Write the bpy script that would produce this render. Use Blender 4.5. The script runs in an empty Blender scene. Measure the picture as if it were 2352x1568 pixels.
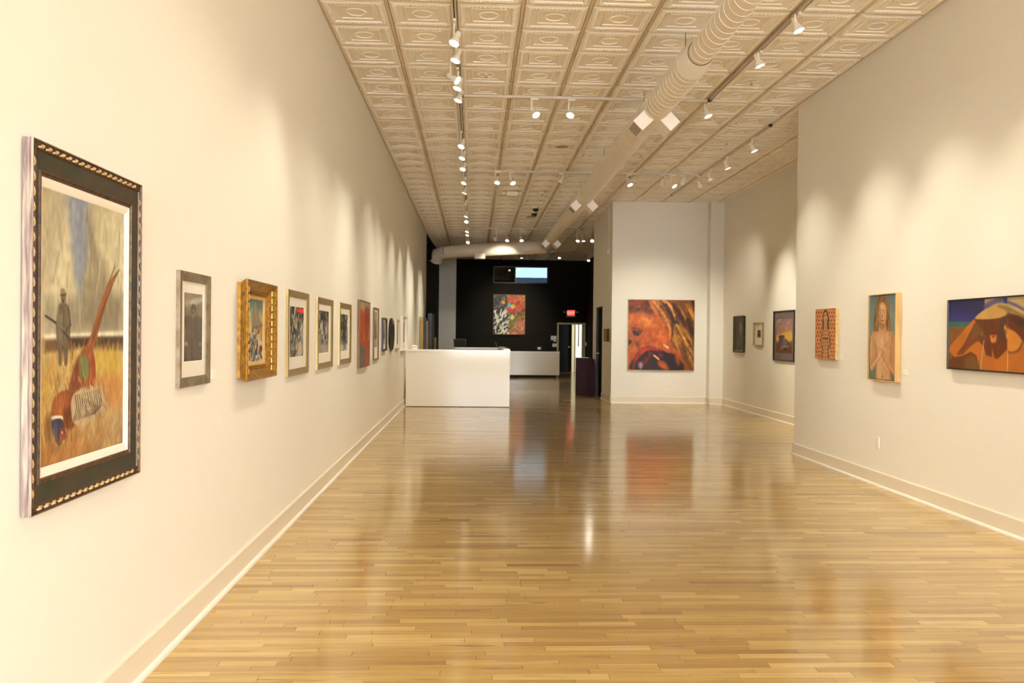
import bpy, bmesh, math, random
import numpy as np
from mathutils import Vector, Matrix, Quaternion

# ------------------------------------------------------------------ camera
F, YAW, PITCH, ROLL = 1996.5, 0.04374, -0.00781, 0.01047     # focal in pixels of a 2352 px wide frame, radians
CAMH = 1.4836                                                # eye height above the floor
def _rot():
    cr, sr = math.cos(ROLL), math.sin(ROLL); cp, sp = math.cos(PITCH), math.sin(PITCH); cy, sy = math.cos(YAW), math.sin(YAW)
    R = Matrix(((cr, 0, -sr), (0, 1, 0), (sr, 0, cr)))
    Pm = Matrix(((1, 0, 0), (0, cp, -sp), (0, sp, cp)))
    Ym = Matrix(((cy, sy, 0), (-sy, cy, 0), (0, 0, 1)))
    return Ym @ Pm @ R
RCAM = _rot()
EYE = Vector((0, 0, CAMH))
scene = bpy.context.scene
C = scene.collection
cam = bpy.data.cameras.new('camera')
cam.sensor_width = 36.0
cam.lens = F / 2352 * 36.0
cam.clip_start, cam.clip_end = 0.05, 200
cam.dof.use_dof = True
cam.dof.focus_distance = 4.4
cam.dof.aperture_fstop = 6.0
camo = bpy.data.objects.new('camera', cam); C.objects.link(camo)
rt, fw, up = RCAM @ Vector((1, 0, 0)), RCAM @ Vector((0, 1, 0)), RCAM @ Vector((0, 0, 1))
camo.matrix_world = Matrix(((rt.x, up.x, -fw.x, 0), (rt.y, up.y, -fw.y, 0), (rt.z, up.z, -fw.z, CAMH), (0, 0, 0, 1)))
scene.camera = camo

# ------------------------------------------------------------------ sky, daylight, exposure
w = bpy.data.worlds.new('sky'); scene.world = w; w.use_nodes = True
w.node_tree.nodes['Background'].inputs[0].default_value = (0.94, 0.97, 1.0, 1)
w.node_tree.nodes['Background'].inputs[1].default_value = 25.0
LAMP_W = 112.0                  # power of one track spotlight
LAMP_COL = (1.0, 0.915, 0.71)
cy = scene.cycles
cy.max_bounces, cy.diffuse_bounces, cy.glossy_bounces, cy.transmission_bounces = 7, 5, 3, 3
cy.caustics_reflective = cy.caustics_refractive = False
cy.sample_clamp_indirect = 8.0
cy.adaptive_threshold = 0.03
scene.view_settings.view_transform = 'Standard'
scene.view_settings.look = 'None'
scene.view_settings.gamma = 1
scene.view_settings.use_curve_mapping = False
scene.view_settings.exposure = 0.53
po = bpy.data.lights.new('storefront_portal', 'AREA'); po.shape = 'RECTANGLE'; po.size = 5.1; po.size_y = 3.1
po.cycles.is_portal = True
poo = bpy.data.objects.new('storefront_portal', po); C.objects.link(poo)
poo.location = (1.33, -5.52, 2.05); poo.rotation_euler = (math.pi / 2, 0, math.pi)

# ------------------------------------------------------------------ the room in metres (camera stands at x = 0, y = 0)
XL, XR, XA = -1.418, 4.0765, 5.4256        # left wall, near right wall, alcove wall
ZC = CAMH + 2.948                          # ceiling
TS, TY0 = 0.6096, 7.75                     # ceiling tile and one row line
YF = -5.6                                  # shop front
YDARK, YPOST, YBACK = 25.6, 31.3, 34.0
YCOR, YH, XRET, YRET = 10.87, 19.0, 3.02, 22.0

def ray(px, py):
    return RCAM @ Vector(((px - 1176) / F, 1, -(py - 784) / F))
def at_x(px, py, X):
    d = ray(px, py); return EYE + d * (X / d.x)
def at_y(px, py, Y):
    d = ray(px, py); return EYE + d * (Y / d.y)
def at_z(px, py, Z):
    d = ray(px, py); return EYE + d * ((Z - CAMH) / d.z)

# ------------------------------------------------------------------ helpers
class MB:
    def __init__(s): s.v = []; s.f = []
    def add(s, vs, fs):
        n = len(s.v); s.v += [tuple(p) for p in vs]; s.f += [tuple(i + n for i in q) for q in fs]; return s
    def box(s, x0, x1, y0, y1, z0, z1):
        return s.add([(x, y, z) for z in (z0, z1) for y in (y0, y1) for x in (x0, x1)],
                     [(0, 2, 3, 1), (4, 5, 7, 6), (0, 1, 5, 4), (2, 6, 7, 3), (0, 4, 6, 2), (1, 3, 7, 5)])
    def cyl(s, p0, p1, r, n=12, r1=None, caps=True):
        p0, p1 = Vector(p0), Vector(p1); r1 = r if r1 is None else r1
        a = (p1 - p0).normalized(); t = Vector((1, 0, 0)) if abs(a.x) < .9 else Vector((0, 1, 0))
        e = a.cross(t).normalized(); g = a.cross(e)
        vs = []
        for p, rr in ((p0, r), (p1, r1)):
            vs += [p + (e * math.cos(2 * math.pi * i / n) + g * math.sin(2 * math.pi * i / n)) * rr for i in range(n)]
        fs = [(i, (i + 1) % n, n + (i + 1) % n, n + i) for i in range(n)]
        if caps: fs += [tuple(range(n - 1, -1, -1)), tuple(range(n, 2 * n))]
        return s.add(vs, fs)
    def lathe(s, prof, n=16, o=(0, 0, 0), cap0=True, cap1=True):
        vs = []
        for r, z in prof:
            vs += [(o[0] + r * math.cos(2 * math.pi * i / n), o[1] + r * math.sin(2 * math.pi * i / n), o[2] + z) for i in range(n)]
        fs = []
        for k in range(len(prof) - 1):
            fs += [(k * n + i, k * n + (i + 1) % n, (k + 1) * n + (i + 1) % n, (k + 1) * n + i) for i in range(n)]
        if cap0: fs.append(tuple(range(n - 1, -1, -1)))
        if cap1: fs.append(tuple((len(prof) - 1) * n + i for i in range(n)))
        return s.add(vs, fs)
    def ring(s, w, h, prof, kx=1.):
        """mitred moulding round a w x h rectangle lying in the xz plane (z from 0 to h), prof = (inset, out) from the wall"""
        vs = []
        for ins, out in prof:
            a, b = w / 2 - ins * kx, h / 2 - ins
            vs += [(-a, -out, h / 2 - b), (a, -out, h / 2 - b), (a, -out, h / 2 + b), (-a, -out, h / 2 + b)]
        fs = []
        for k in range(len(prof) - 1):
            for i in range(4):
                j = (i + 1) % 4
                fs.append((k * 4 + i, k * 4 + j, k * 4 + 4 + j, k * 4 + 4 + i))
        return s.add(vs, fs)
    def tube(s, pts, r, n=12):
        pts = [Vector(p) for p in pts]; vs = []; e = None
        for i, p in enumerate(pts):
            a = (pts[min(i + 1, len(pts) - 1)] - pts[max(i - 1, 0)]).normalized()
            if e is None: e = a.orthogonal().normalized()
            e = (e - a * e.dot(a)).normalized(); g = a.cross(e)
            vs += [p + (e * math.cos(2 * math.pi * k / n) + g * math.sin(2 * math.pi * k / n)) * r for k in range(n)]
        fs = [(i * n + k, i * n + (k + 1) % n, (i + 1) * n + (k + 1) % n, (i + 1) * n + k) for i in range(len(pts) - 1) for k in range(n)]
        fs += [tuple(range(n - 1, -1, -1)), tuple((len(pts) - 1) * n + k for k in range(n))]
        return s.add(vs, fs)
    def mesh(s, name, m=None, smooth=False):
        me = bpy.data.meshes.new(name); me.from_pydata(s.v, [], s.f); me.update()
        if m: me.materials.append(m)
        if smooth:
            for p in me.polygons: p.use_smooth = True
            try: me.set_sharp_from_angle(angle=math.radians(35))
            except Exception: pass
        return me
    def build(s, name, m, parent=None, smooth=False, loc=(0, 0, 0)):
        return link(name, s.mesh(name, m, smooth), parent, loc)

def link(name, me, parent=None, loc=(0, 0, 0)):
    o = bpy.data.objects.new(name, me); C.objects.link(o); o.parent = parent; o.location = loc; return o
def tag(o, label=None, cat=None, group=None, kind=None):
    for k, v in (('label', label), ('category', cat), ('group', group), ('kind', kind)):
        if v: o[k] = v
    return o
def thing(name, label, cat, loc=(0, 0, 0), rz=0, group=None):
    o = bpy.data.objects.new(name, None); C.objects.link(o); o.location = loc; o.rotation_euler = (0, 0, rz)
    o.empty_display_size = 0.05
    return tag(o, label, cat, group)
def struct(name, mb, m, label=None):
    o = mb.build(name, m); o['kind'] = 'structure'
    if label: o['label'] = label
    return o

# ------------------------------------------------------------------ materials
def lin(c):
    if max(c) > 1.0: c = [v / 255 for v in c]
    return tuple(v / 12.92 if v <= .04045 else ((v + .055) / 1.055) ** 2.4 for v in c)
def mat(name, col, rough=.6, metal=0., noise=None, bump=None, coat=0., spec=None, srgb=True, emit=None):
    m = bpy.data.materials.new(name); m.use_nodes = True
    N, L = m.node_tree.nodes, m.node_tree.links; b = N['Principled BSDF']
    c = lin(col) if srgb else col
    b.inputs['Base Color'].default_value = (*c, 1); b.inputs['Roughness'].default_value = rough; b.inputs['Metallic'].default_value = metal
    if coat: b.inputs['Coat Weight'].default_value = coat; b.inputs['Coat Roughness'].default_value = .08
    if spec is not None: b.inputs['Specular IOR Level'].default_value = spec
    if emit: b.inputs['Emission Color'].default_value = (*emit[0], 1); b.inputs['Emission Strength'].default_value = emit[1]
    tc = N.new('ShaderNodeTexCoord')
    if noise:                                  # (second colour, scale, stretch)
        mp = N.new('ShaderNodeMapping'); mp.inputs['Scale'].default_value = noise[2] if len(noise) > 2 else (1, 1, 1)
        t = N.new('ShaderNodeTexNoise'); t.inputs['Scale'].default_value = noise[1]; t.inputs['Detail'].default_value = 5
        r = N.new('ShaderNodeValToRGB'); r.color_ramp.elements[0].position = .35; r.color_ramp.elements[1].position = .65
        r.color_ramp.elements[0].color = (*c, 1); r.color_ramp.elements[1].color = (*(lin(noise[0]) if srgb else noise[0]), 1)
        L.new(tc.outputs['Object'], mp.inputs[0]); L.new(mp.outputs[0], t.inputs['Vector']); L.new(t.outputs['Fac'], r.inputs[0]); L.new(r.outputs[0], b.inputs['Base Color'])
    if bump:                                   # (scale, strength)
        t = N.new('ShaderNodeTexNoise'); t.inputs['Scale'].default_value = bump[0]; t.inputs['Detail'].default_value = 3
        bp = N.new('ShaderNodeBump'); bp.inputs['Strength'].default_value = bump[1]; bp.inputs['Distance'].default_value = .01
        L.new(tc.outputs['Object'], t.inputs['Vector']); L.new(t.outputs['Fac'], bp.inputs['Height']); L.new(bp.outputs[0], b.inputs['Normal'])
    return m
def glass_mat(name, gloss=.06, tint=(1, 1, 1)):
    m = bpy.data.materials.new(name); m.use_nodes = True; N, L = m.node_tree.nodes, m.node_tree.links
    N.remove(N['Principled BSDF']); mx = N.new('ShaderNodeMixShader'); tr = N.new('ShaderNodeBsdfTransparent'); gl = N.new('ShaderNodeBsdfGlossy')
    tr.inputs[0].default_value = (*tint, 1); gl.inputs['Roughness'].default_value = .02; mx.inputs[0].default_value = gloss
    L.new(tr.outputs[0], mx.inputs[1]); L.new(gl.outputs[0], mx.inputs[2]); L.new(mx.outputs[0], N['Material Output'].inputs[0]); return m
def paint_mat(name, rough=.55, coat=0.):
    m = bpy.data.materials.new(name); m.use_nodes = True; N, L = m.node_tree.nodes, m.node_tree.links; b = N['Principled BSDF']
    a = N.new('ShaderNodeAttribute'); a.attribute_name = 'paint'; L.new(a.outputs['Color'], b.inputs['Base Color'])
    b.inputs['Roughness'].default_value = rough
    if coat: b.inputs['Coat Weight'].default_value = coat; b.inputs['Coat Roughness'].default_value = .05
    t = N.new('ShaderNodeTexNoise'); t.inputs['Scale'].default_value = 220; bp = N.new('ShaderNodeBump'); bp.inputs['Strength'].default_value = .15; bp.inputs['Distance'].default_value = .002
    L.new(t.outputs['Fac'], bp.inputs['Height']); L.new(bp.outputs[0], b.inputs['Normal']); return m
def floor_mat():
    m = bpy.data.materials.new('maple_strip'); m.use_nodes = True; N, L = m.node_tree.nodes, m.node_tree.links; b = N['Principled BSDF']
    a = N.new('ShaderNodeAttribute'); a.attribute_name = 'tint'; se = N.new('ShaderNodeSeparateColor'); L.new(a.outputs['Color'], se.inputs[0])
    g = N.new('ShaderNodeNewGeometry')
    off = N.new('ShaderNodeCombineXYZ'); mu = N.new('ShaderNodeMath'); mu.operation = 'MULTIPLY'; mu.inputs[1].default_value = 137.0
    L.new(se.outputs[1], mu.inputs[0]); L.new(mu.outputs[0], off.inputs[2]); L.new(mu.outputs[0], off.inputs[0])
    ad = N.new('ShaderNodeVectorMath'); L.new(g.outputs['Position'], ad.inputs[0]); L.new(off.outputs[0], ad.inputs[1])
    mp = N.new('ShaderNodeMapping'); mp.inputs['Scale'].default_value = (1.6, 42, 1); L.new(ad.outputs[0], mp.inputs[0])
    n1 = N.new('ShaderNodeTexNoise'); n1.inputs['Scale'].default_value = 1.0; n1.inputs['Detail'].default_value = 6; n1.inputs['Distortion'].default_value = .6; L.new(mp.outputs[0], n1.inputs['Vector'])
    # base colour of a strip: light maple to honey
    r1 = N.new('ShaderNodeValToRGB'); e = r1.color_ramp.elements
    e[0].position = 0.0; e[0].color = (.31, .17, .046, 1); e[1].position = 1.0; e[1].color = (.66, .48, .19, 1)
    k = e.new(.28); k.color = (.43, .265, .075, 1); k = e.new(.62); k.color = (.52, .345, .103, 1)
    L.new(se.outputs[0], r1.inputs[0])
    # fine grain
    r2 = N.new('ShaderNodeValToRGB'); e = r2.color_ramp.elements; e[0].position = .3; e[0].color = (.80, .72, .62, 1); e[1].position = .62; e[1].color = (1.04, 1.04, 1.04, 1)
    L.new(n1.outputs['Fac'], r2.inputs[0])
    mx = N.new('ShaderNodeMix'); mx.data_type = 'RGBA'; mx.blend_type = 'MULTIPLY'; mx.inputs[0].default_value = 1; L.new(r1.outputs[0], mx.inputs[6]); L.new(r2.outputs[0], mx.inputs[7])
    # dark heartwood streaks on some strips
    mp2 = N.new('ShaderNodeMapping'); mp2.inputs['Scale'].default_value = (2.6, 30, 1); L.new(ad.outputs[0], mp2.inputs[0])
    n2 = N.new('ShaderNodeTexNoise'); n2.inputs['Scale'].default_value = .8; n2.inputs['Detail'].default_value = 2; n2.inputs['Distortion'].default_value = 1.4; L.new(mp2.outputs[0], n2.inputs['Vector'])
    r3 = N.new('ShaderNodeValToRGB'); e = r3.color_ramp.elements; e[0].position = .60; e[0].color = (0, 0, 0, 1); e[1].position = .74; e[1].color = (1, 1, 1, 1); L.new(n2.outputs['Fac'], r3.inputs[0])
    m3 = N.new('ShaderNodeMath'); m3.operation = 'MULTIPLY'; L.new(r3.outputs[0], m3.inputs[0]); L.new(se.outputs[2], m3.inputs[1])
    mx2 = N.new('ShaderNodeMix'); mx2.data_type = 'RGBA'; mx2.blend_type = 'MIX'; L.new(m3.outputs[0], mx2.inputs[0]); L.new(mx.outputs[2], mx2.inputs[6]); mx2.inputs[7].default_value = (.25, .115, .04, 1)
    L.new(mx2.outputs[2], b.inputs['Base Color'])
    b.inputs['Roughness'].default_value = .35; b.inputs['Specular IOR Level'].default_value = .35
    b.inputs['Coat Weight'].default_value = 1.0; b.inputs['Coat Roughness'].default_value = .12; b.inputs['Coat IOR'].default_value = 1.5
    n4 = N.new('ShaderNodeTexNoise'); n4.inputs['Scale'].default_value = 9; n4.inputs['Detail'].default_value = 1
    bp = N.new('ShaderNodeBump'); bp.inputs['Strength'].default_value = .06; bp.inputs['Distance'].default_value = .01
    L.new(g.outputs['Position'], n4.inputs['Vector']); L.new(n4.outputs['Fac'], bp.inputs['Height']); L.new(bp.outputs[0], b.inputs['Normal']); L.new(bp.outputs[0], b.inputs['Coat Normal'])
    return m

M = dict(
    wall=mat('white_wall_paint', (238, 235, 227), .75, bump=(60, .04)),
    base=mat('cream_trim_paint', (231, 222, 205), .4),
    dark=mat('charcoal_wall_paint', (33, 29, 23), .8, spec=.25, bump=(60, .04)),
    black=mat('black_paint', (12, 11, 10), .7, spec=.15),
    ceil=mat('ceiling_white', (238, 226, 212), .7),
    tile=mat('pressed_tile_white', (247, 241, 232), .55, bump=(45, .06)),
    tee=mat('ceiling_tee_beige', (216, 194, 166), .6),
    subfloor=mat('subfloor_brown', (92, 62, 34), .9),
    plank=floor_mat(),
    duct=mat('duct_white_paint', (236, 226, 212), .4),
    seam=mat('duct_seam_white', (250, 247, 242), .35),
    track=mat('track_white', (214, 204, 190), .4), slot=mat('track_slot_dark', (48, 40, 32), .6),
    lamp=mat('lamp_white_metal', (246, 241, 230), .35),
    lens=mat('lamp_lens_glow', (255, 250, 235), .3, emit=((1.0, .92, .70), 7.0)),
    desk=mat('gloss_white_laminate', (216, 204, 180), .3, coat=.6),
    desktop=mat('desk_top_white', (236, 230, 220), .25, coat=.3),
    chrome=mat('brushed_steel', (180, 175, 165), .3, 1.),
    rubber=mat('black_rubber', (18, 17, 16), .6),
    plastic=mat('white_plastic', (240, 236, 226), .4),
    card=mat('white_card', (246, 242, 232), .7),
    purple=mat('plum_laminate', (50, 20, 30), .6, spec=.2),
    glass=glass_mat('picture_glass', .03), pane=glass_mat('sky_dimming_glass', .10, (.155, .19, .21)), frontglass=glass_mat('shop_window_glass', .06),  # pane tint is added to dim and blue the strong sky behind
    alu=mat('dark_bronze_frame', (45, 40, 36), .4, .6),
    cream=mat('cream_door_paint', (196, 184, 140), .5), room=mat('back_room_olive', (92, 86, 60), .8),
    exitred=mat('exit_red_glow', (220, 40, 30), .4, emit=((1.0, .06, .04), 1.6)), exitgrey=mat('exit_sign_housing', (170, 160, 148), .5),
    exitlet=mat('exit_letter_glow', (250, 120, 100), .4, emit=((1.0, .25, .18), 1.6)),
    concrete=mat('pavement_concrete', (150, 148, 142), .9, noise=((170, 168, 160), 3.0)),
    parapet=mat('parapet_slate', (70, 84, 104), .9),
    wire=mat('hanger_wire', (60, 52, 44), .5, .8),
)

# ------------------------------------------------------------------ walls
T = .14
struct('wall_left', MB().box(XL - T, XL, YF, YDARK, 0, ZC), M['wall'], 'long white left gallery wall hung with framed pictures')
XLR = at_y(1008, 700, YPOST).x
struct('wall_left_rear', MB().add([(x, y, z) for z in (0, ZC) for x, y in ((XL - T, YDARK), (XL, YDARK), (XLR, YPOST), (XLR, YBACK), (XL - T, YBACK))], [(4, 3, 2, 1, 0), (5, 6, 7, 8, 9)] + [(i, (i + 1) % 5, 5 + (i + 1) % 5, 5 + i) for i in range(5)]), M['dark'], 'charcoal painted rear stretch of the left wall')
struct('wall_right', MB().box(XR, XR + T, YF, YCOR, 0, ZC).box(XR + T, XA + T, YCOR - T, YCOR, 0, ZC), M['wall'], 'white right wall nearest the camera')
struct('wall_alcove', MB().box(XA, XA + T, YCOR, YH + T, 0, ZC), M['wall'], 'white side wall of the right alcove')
struct('wall_alcove_end', MB().box(XRET, XA, YH, YH + T, 0, ZC), M['wall'], 'white wall behind the big red painting')
pil0, pil1 = at_y(1628, 929, YH - .26), XA
struct('wall_pilaster', MB().box(pil0.x, pil1, YH - .26, YH, 0, ZC), M['wall'], 'narrow white pilaster in the alcove corner')
DA, DB = at_x(1383, 800, XRET).y, at_x(1370, 800, XRET).y        # dark doorway in the return wall
DH = at_x(1376, 705, XRET).z
XD = 4.42
struct('wall_return', MB().box(XRET, XRET + T, YH + T, DA, 0, ZC).box(XRET, XRET + T, DA, DB, DH, ZC).box(XRET, XRET + T, DB, YRET, 0, ZC)
       .box(XRET + T, XD, YRET - T, YRET, 0, ZC), M['wall'], 'white return wall with a dark doorway')
struct('wall_right_rear', MB().box(XD, XD + T, YRET - T, YBACK, 0, ZC), M['dark'], 'charcoal rear right wall')
PX1 = at_y(1047, 700, YPOST).x
struct('wall_post', MB().box(XLR, PX1, YPOST, YPOST + .5, 0, ZC), M['wall'], 'white wall end standing before the charcoal back wall')
# back wall with a doorway and a high window
d0, d1 = at_y(1283, 800, YBACK).x, at_y(1340, 800, YBACK).x
dz = at_y(1310, 745, YBACK).z
w0, w1 = at_y(1133, 630, YBACK).x, at_y(1259, 630, YBACK).x
wz1, wz0 = at_y(1220, 612, YBACK).z, at_y(1220, 651, YBACK).z
bw = MB()
bw.box(XL - T, w0, YBACK, YBACK + T, 0, ZC).box(w0, w1, YBACK, YBACK + T, 0, wz0).box(w0, w1, YBACK, YBACK + T, wz1, ZC)
bw.box(w1, d0, YBACK, YBACK + T, 0, ZC).box(d0, d1, YBACK, YBACK + T, dz, ZC).box(d1, XD + T, YBACK, YBACK + T, 0, ZC)
struct('wall_back', bw, M['dark'], 'charcoal back wall with a high window and a doorway')
# shop front behind the camera
SF0, SF1, SZ0, SZ1 = XL + .2, XR - .2, .5, 3.6
struct('wall_front', MB().box(XL - T, XR + T, YF - T, YF, 0, SZ0).box(XL - T, XR + T, YF - T, YF, SZ1, ZC)
       .box(XL - T, SF0, YF - T, YF, SZ0, SZ1).box(SF1, XR + T, YF - T, YF, SZ0, SZ1), M['wall'], 'shop front wall behind the camera')
sw = MB(); n = 3
for i in range(n + 1):
    x = SF0 + (SF1 - SF0) * i / n; sw.box(x - .03, x + .03, YF - .09, YF - .04, SZ0, SZ1)
sw.box(SF0, SF1, YF - .09, YF - .04, SZ0, SZ0 + .06).box(SF0, SF1, YF - .09, YF - .04, SZ1 - .06, SZ1)
wf = struct('window_2', sw, M['alu'], 'tall shop window behind the camera')
for i in range(n):
    a = SF0 + (SF1 - SF0) * i / n; b = SF0 + (SF1 - SF0) * (i + 1) / n
    MB().box(a + .03, b - .03, YF - .068, YF - .062, SZ0 + .06, SZ1 - .06).build('pane', M['frontglass'], wf)
struct('ground', MB().box(-12, 14, -26, YF - T, -.25, -.1), M['concrete'], 'concrete pavement outside the shop front')

# ------------------------------------------------------------------ baseboards with shoe moulding
def baseboard(name, segs):
    """segs: list of (p0, p1, inward normal) along the wall foot"""
    top, shoe = MB(), MB()
    for (x0, y0), (x1, y1), (nx, ny) in segs:
        prof = [(0, .150), (.006, .1495), (.014, .143), (.016, .138), (.016, 0)]
        vs = [(x + nx * d, y + ny * d, z) for x, y in ((x0, y0), (x1, y1)) for d, z in prof]
        k = len(prof); top.add(vs, [(i, i + 1, k + i + 1, k + i) for i in range(k - 1)] + [tuple(range(k)), tuple(range(2 * k - 1, k - 1, -1))])
        q = [(.016, .026)] + [(.016 + .018 * math.sin(a), .008 + .018 * math.cos(a)) for a in (0.3, .6, .9, 1.2, 1.57)] + [(.034, 0.0005)]
        vs = [(x + nx * d, y + ny * d, z) for x, y in ((x0, y0), (x1, y1)) for d, z in q]
        k = len(q); shoe.add(vs, [(i, i + 1, k + i + 1, k + i) for i in range(k - 1)])
    b = struct(name, top, M['base'])
    shoe.build('shoe_moulding', M['plastic'], b, True)
baseboard('baseboard_left', [((XL, YF), (XL, 18.3), (1, 0)), ((XL, 18.75), (XL, YDARK), (1, 0))])
baseboard('baseboard_right', [((XR, YF), (XR, YCOR), (-1, 0)), ((XR - .016, YCOR), (XA, YCOR), (0, 1))])
baseboard('baseboard_alcove', [((XA, YCOR), (XA, YH - .26), (-1, 0)), ((pil0.x, YH - .26), (XA, YH - .26), (0, -1)), ((pil0.x, YH), (pil0.x, YH - .26), (-1, 0)),
                               ((XRET, YH), (pil0.x, YH), (0, -1)), ((XRET, YH), (XRET, DA), (-1, 0))])

# ------------------------------------------------------------------ strip floor
random.seed(7)
fl = struct('floor', MB().box(XL - T, XA + T, YF, YBACK + 3.2, -.12, -.004), M['subfloor'], 'glossy maple strip floor running across the gallery')
PW = .0572
def plank_geo(x0, x1, y0, y1):
    g, e = .0005, .0010
    a = [(x0 + e, y0 + g, 0), (x1 - e, y0 + g, 0), (x1 - e, y1 - g, 0), (x0 + e, y1 - g, 0)]
    return a + [(x, y, -.004) for x, y, z in a], [(0, 1, 2, 3), (0, 4, 5, 1), (1, 5, 6, 2), (2, 6, 7, 3), (3, 7, 4, 0)]
def tint():
    t = min(1, max(0, random.gauss(.61, .23))); s = random.random()
    return (t, random.random(), 1.0 if s < .16 else (.55 if s < .42 else .15), 1)
def set_tint(me, cols):
    at = me.color_attributes.new('tint', 'FLOAT_COLOR', 'POINT')
    at.data.foreach_set('color', np.array(cols, dtype=np.float32).ravel())
field, fcols, nind = MB(), [], 0
rows = int((YBACK + 3.1 - YF) / PW)
planks = []
for r in range(rows):
    y0 = YF + r * PW; x = XL - random.random() * .5; xe = XR if y0 < YCOR - .06 else (XA if y0 < YH + .1 else XD)
    while x < xe:
        l = random.choice((.25, .32, .4, .48, .55, .62, .75, .9, 1.05)) * random.uniform(.85, 1.15)
        a, b = max(x, XL), min(x + l, xe)
        if b - a > .01:
            if 3.52 < y0 < 6.2 and a < .66 * y0 + .1: planks.append((a, b, y0))
            else:
                v, f = plank_geo(a, b, y0, y0 + PW); field.add(v, f); fcols += [tint()] * 8
        x += l
planks.sort(key=lambda p: p[2])
for i, (a, b, y0) in enumerate(planks):
    if i < 300:
        v, f = plank_geo(a, b, y0, y0 + PW); mb = MB().add([(p[0] - a, p[1] - y0, p[2]) for p in v], f)
        me = mb.mesh('plank', M['plank']); t = tint(); set_tint(me, [t] * 8); link('plank', me, fl, (a, y0, 0))
    else:
        v, f = plank_geo(a, b, y0, y0 + PW); field.add(v, f); fcols += [tint()] * 8
me = field.mesh('plank_field', M['plank']); set_tint(me, fcols); tag(link('plank_field', me, fl), kind='stuff')

# ------------------------------------------------------------------ ceiling of pressed tiles in a tee grid
ce = struct('ceiling', MB().box(XL - T, XA + T, YF - T, YBACK + T, ZC + .012, ZC + .1), M['ceil'], 'white pressed tile ceiling')
def tile_mesh(detail):
    mb = MB(); h = TS / 2
    pr = [(h - .004, .010), (h - .022, .010), (h - .024, -.014), (h - .034, -.016), (h - .040, -.012), (h - .046, -.019), (h - .066, -.022), (h - .086, -.018), (h - .092, -.008),
          (h - .140, -.004), (h - .144, -.012), (h - .158, -.012), (h - .162, -.003)]
    if not detail: pr = [pr[0], pr[1], pr[2], pr[3], pr[6], pr[8], pr[9], pr[11], pr[12]]
    vs = []
    for a, z in pr: vs += [(-a, -a, z), (a, -a, z), (a, a, z), (-a, a, z)]
    fs = []
    for k in range(len(pr) - 1):
        for i in range(4):
            j = (i + 1) % 4; fs.append((k * 4 + j, k * 4 + i, k * 4 + 4 + i, k * 4 + 4 + j))
    k = (len(pr) - 1) * 4; fs.append((k + 3, k + 2, k + 1, k)); mb.add(vs, fs)
    if detail:
        n = 20; rp = [(.098, -.003), (.092, -.012), (.082, -.012), (.076, -.003)]
        vs = [(r * math.cos(2 * math.pi * i / n), r * math.sin(2 * math.pi * i / n), z) for r, z in rp for i in range(n)]
        mb.add(vs, [(k * n + i, (k + 1) * n + i, (k + 1) * n + (i + 1) % n, k * n + (i + 1) % n) for k in range(3) for i in range(n)])
        nb = 13; q = h - .066                       # carved beads along the border
        for sd in range(4):
            for i in range(nb):
                t = -q + .02 + (2 * q - .04) * i / (nb - 1); a = .013
                P5 = [(t - a, q - .014, -.020), (t + a, q - .014, -.020), (t + a, q + .014, -.020), (t - a, q + .014, -.020), (t, q, -.029)]
                for _ in range(sd): P5 = [(-y, x, z) for x, y, z in P5]
                mb.add(P5, [(1, 0, 4), (2, 1, 4), (3, 2, 4), (0, 3, 4)])
    return mb
tmesh = tile_mesh(True).mesh('ceiling_tile', M['tile'])
spots = []
r0, r1 = math.ceil((YF - TY0) / TS), int((YBACK - TY0) / TS)
for r in range(r0, r1):
    yc = TY0 + (r + .5) * TS
    for k in range(11):
        xc = XL + (k + .5) * TS
        if yc < YCOR and k > 8: continue
        if yc > YH - .3 and k > 8 : continue
        if yc > YH and yc < YRET and k > 6: continue
        if yc > YRET and k > 8: continue
        spots.append((yc, xc))
near = sorted([s for s in spots if s[0] > 7.0])
show = set(near[:300])
for y, x in near[:300]: link('ceiling_tile', tmesh, ce, (x, y, ZC))
simple = tile_mesh(False); fld = MB()
for s in spots:
    if s not in show: fld.add([(p[0] + s[1], p[1] + s[0], p[2] + ZC) for p in simple.v], simple.f)
tag(fld.build('ceiling_tile_field', M['tile'], ce), kind='stuff')
for k in range(12):
    x = XL + k * TS
    y0, y1 = (YF, YBACK) if k <= 7 else (YF, YH) if k <= 9 else (YCOR, YH)
    if k == 0: MB().box(x, x + .022, y0, y1, ZC - .004, ZC + .008).build('wall_angle', M['tee'], ce)
    else: MB().box(x - .012, x + .012, y0, y1, ZC - .003, ZC + .008).build('main_tee', M['tee'], ce)
ct = MB()
for r in range(r0, r1 + 1):
    y = TY0 + r * TS; xe = XR if y < YCOR else XA if y < YH else XRET if y < YRET else XD
    ct.box(XL, xe, y - .010, y + .010, ZC - .002, ZC + .008)
tag(ct.build('cross_tees', M['tee'], ce), kind='stuff')
MB().box(XL + 11 * TS + .01, XA, YCOR, YH, ZC - .012, ZC + .01).build('border_strip', M['tile'], ce)

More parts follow.
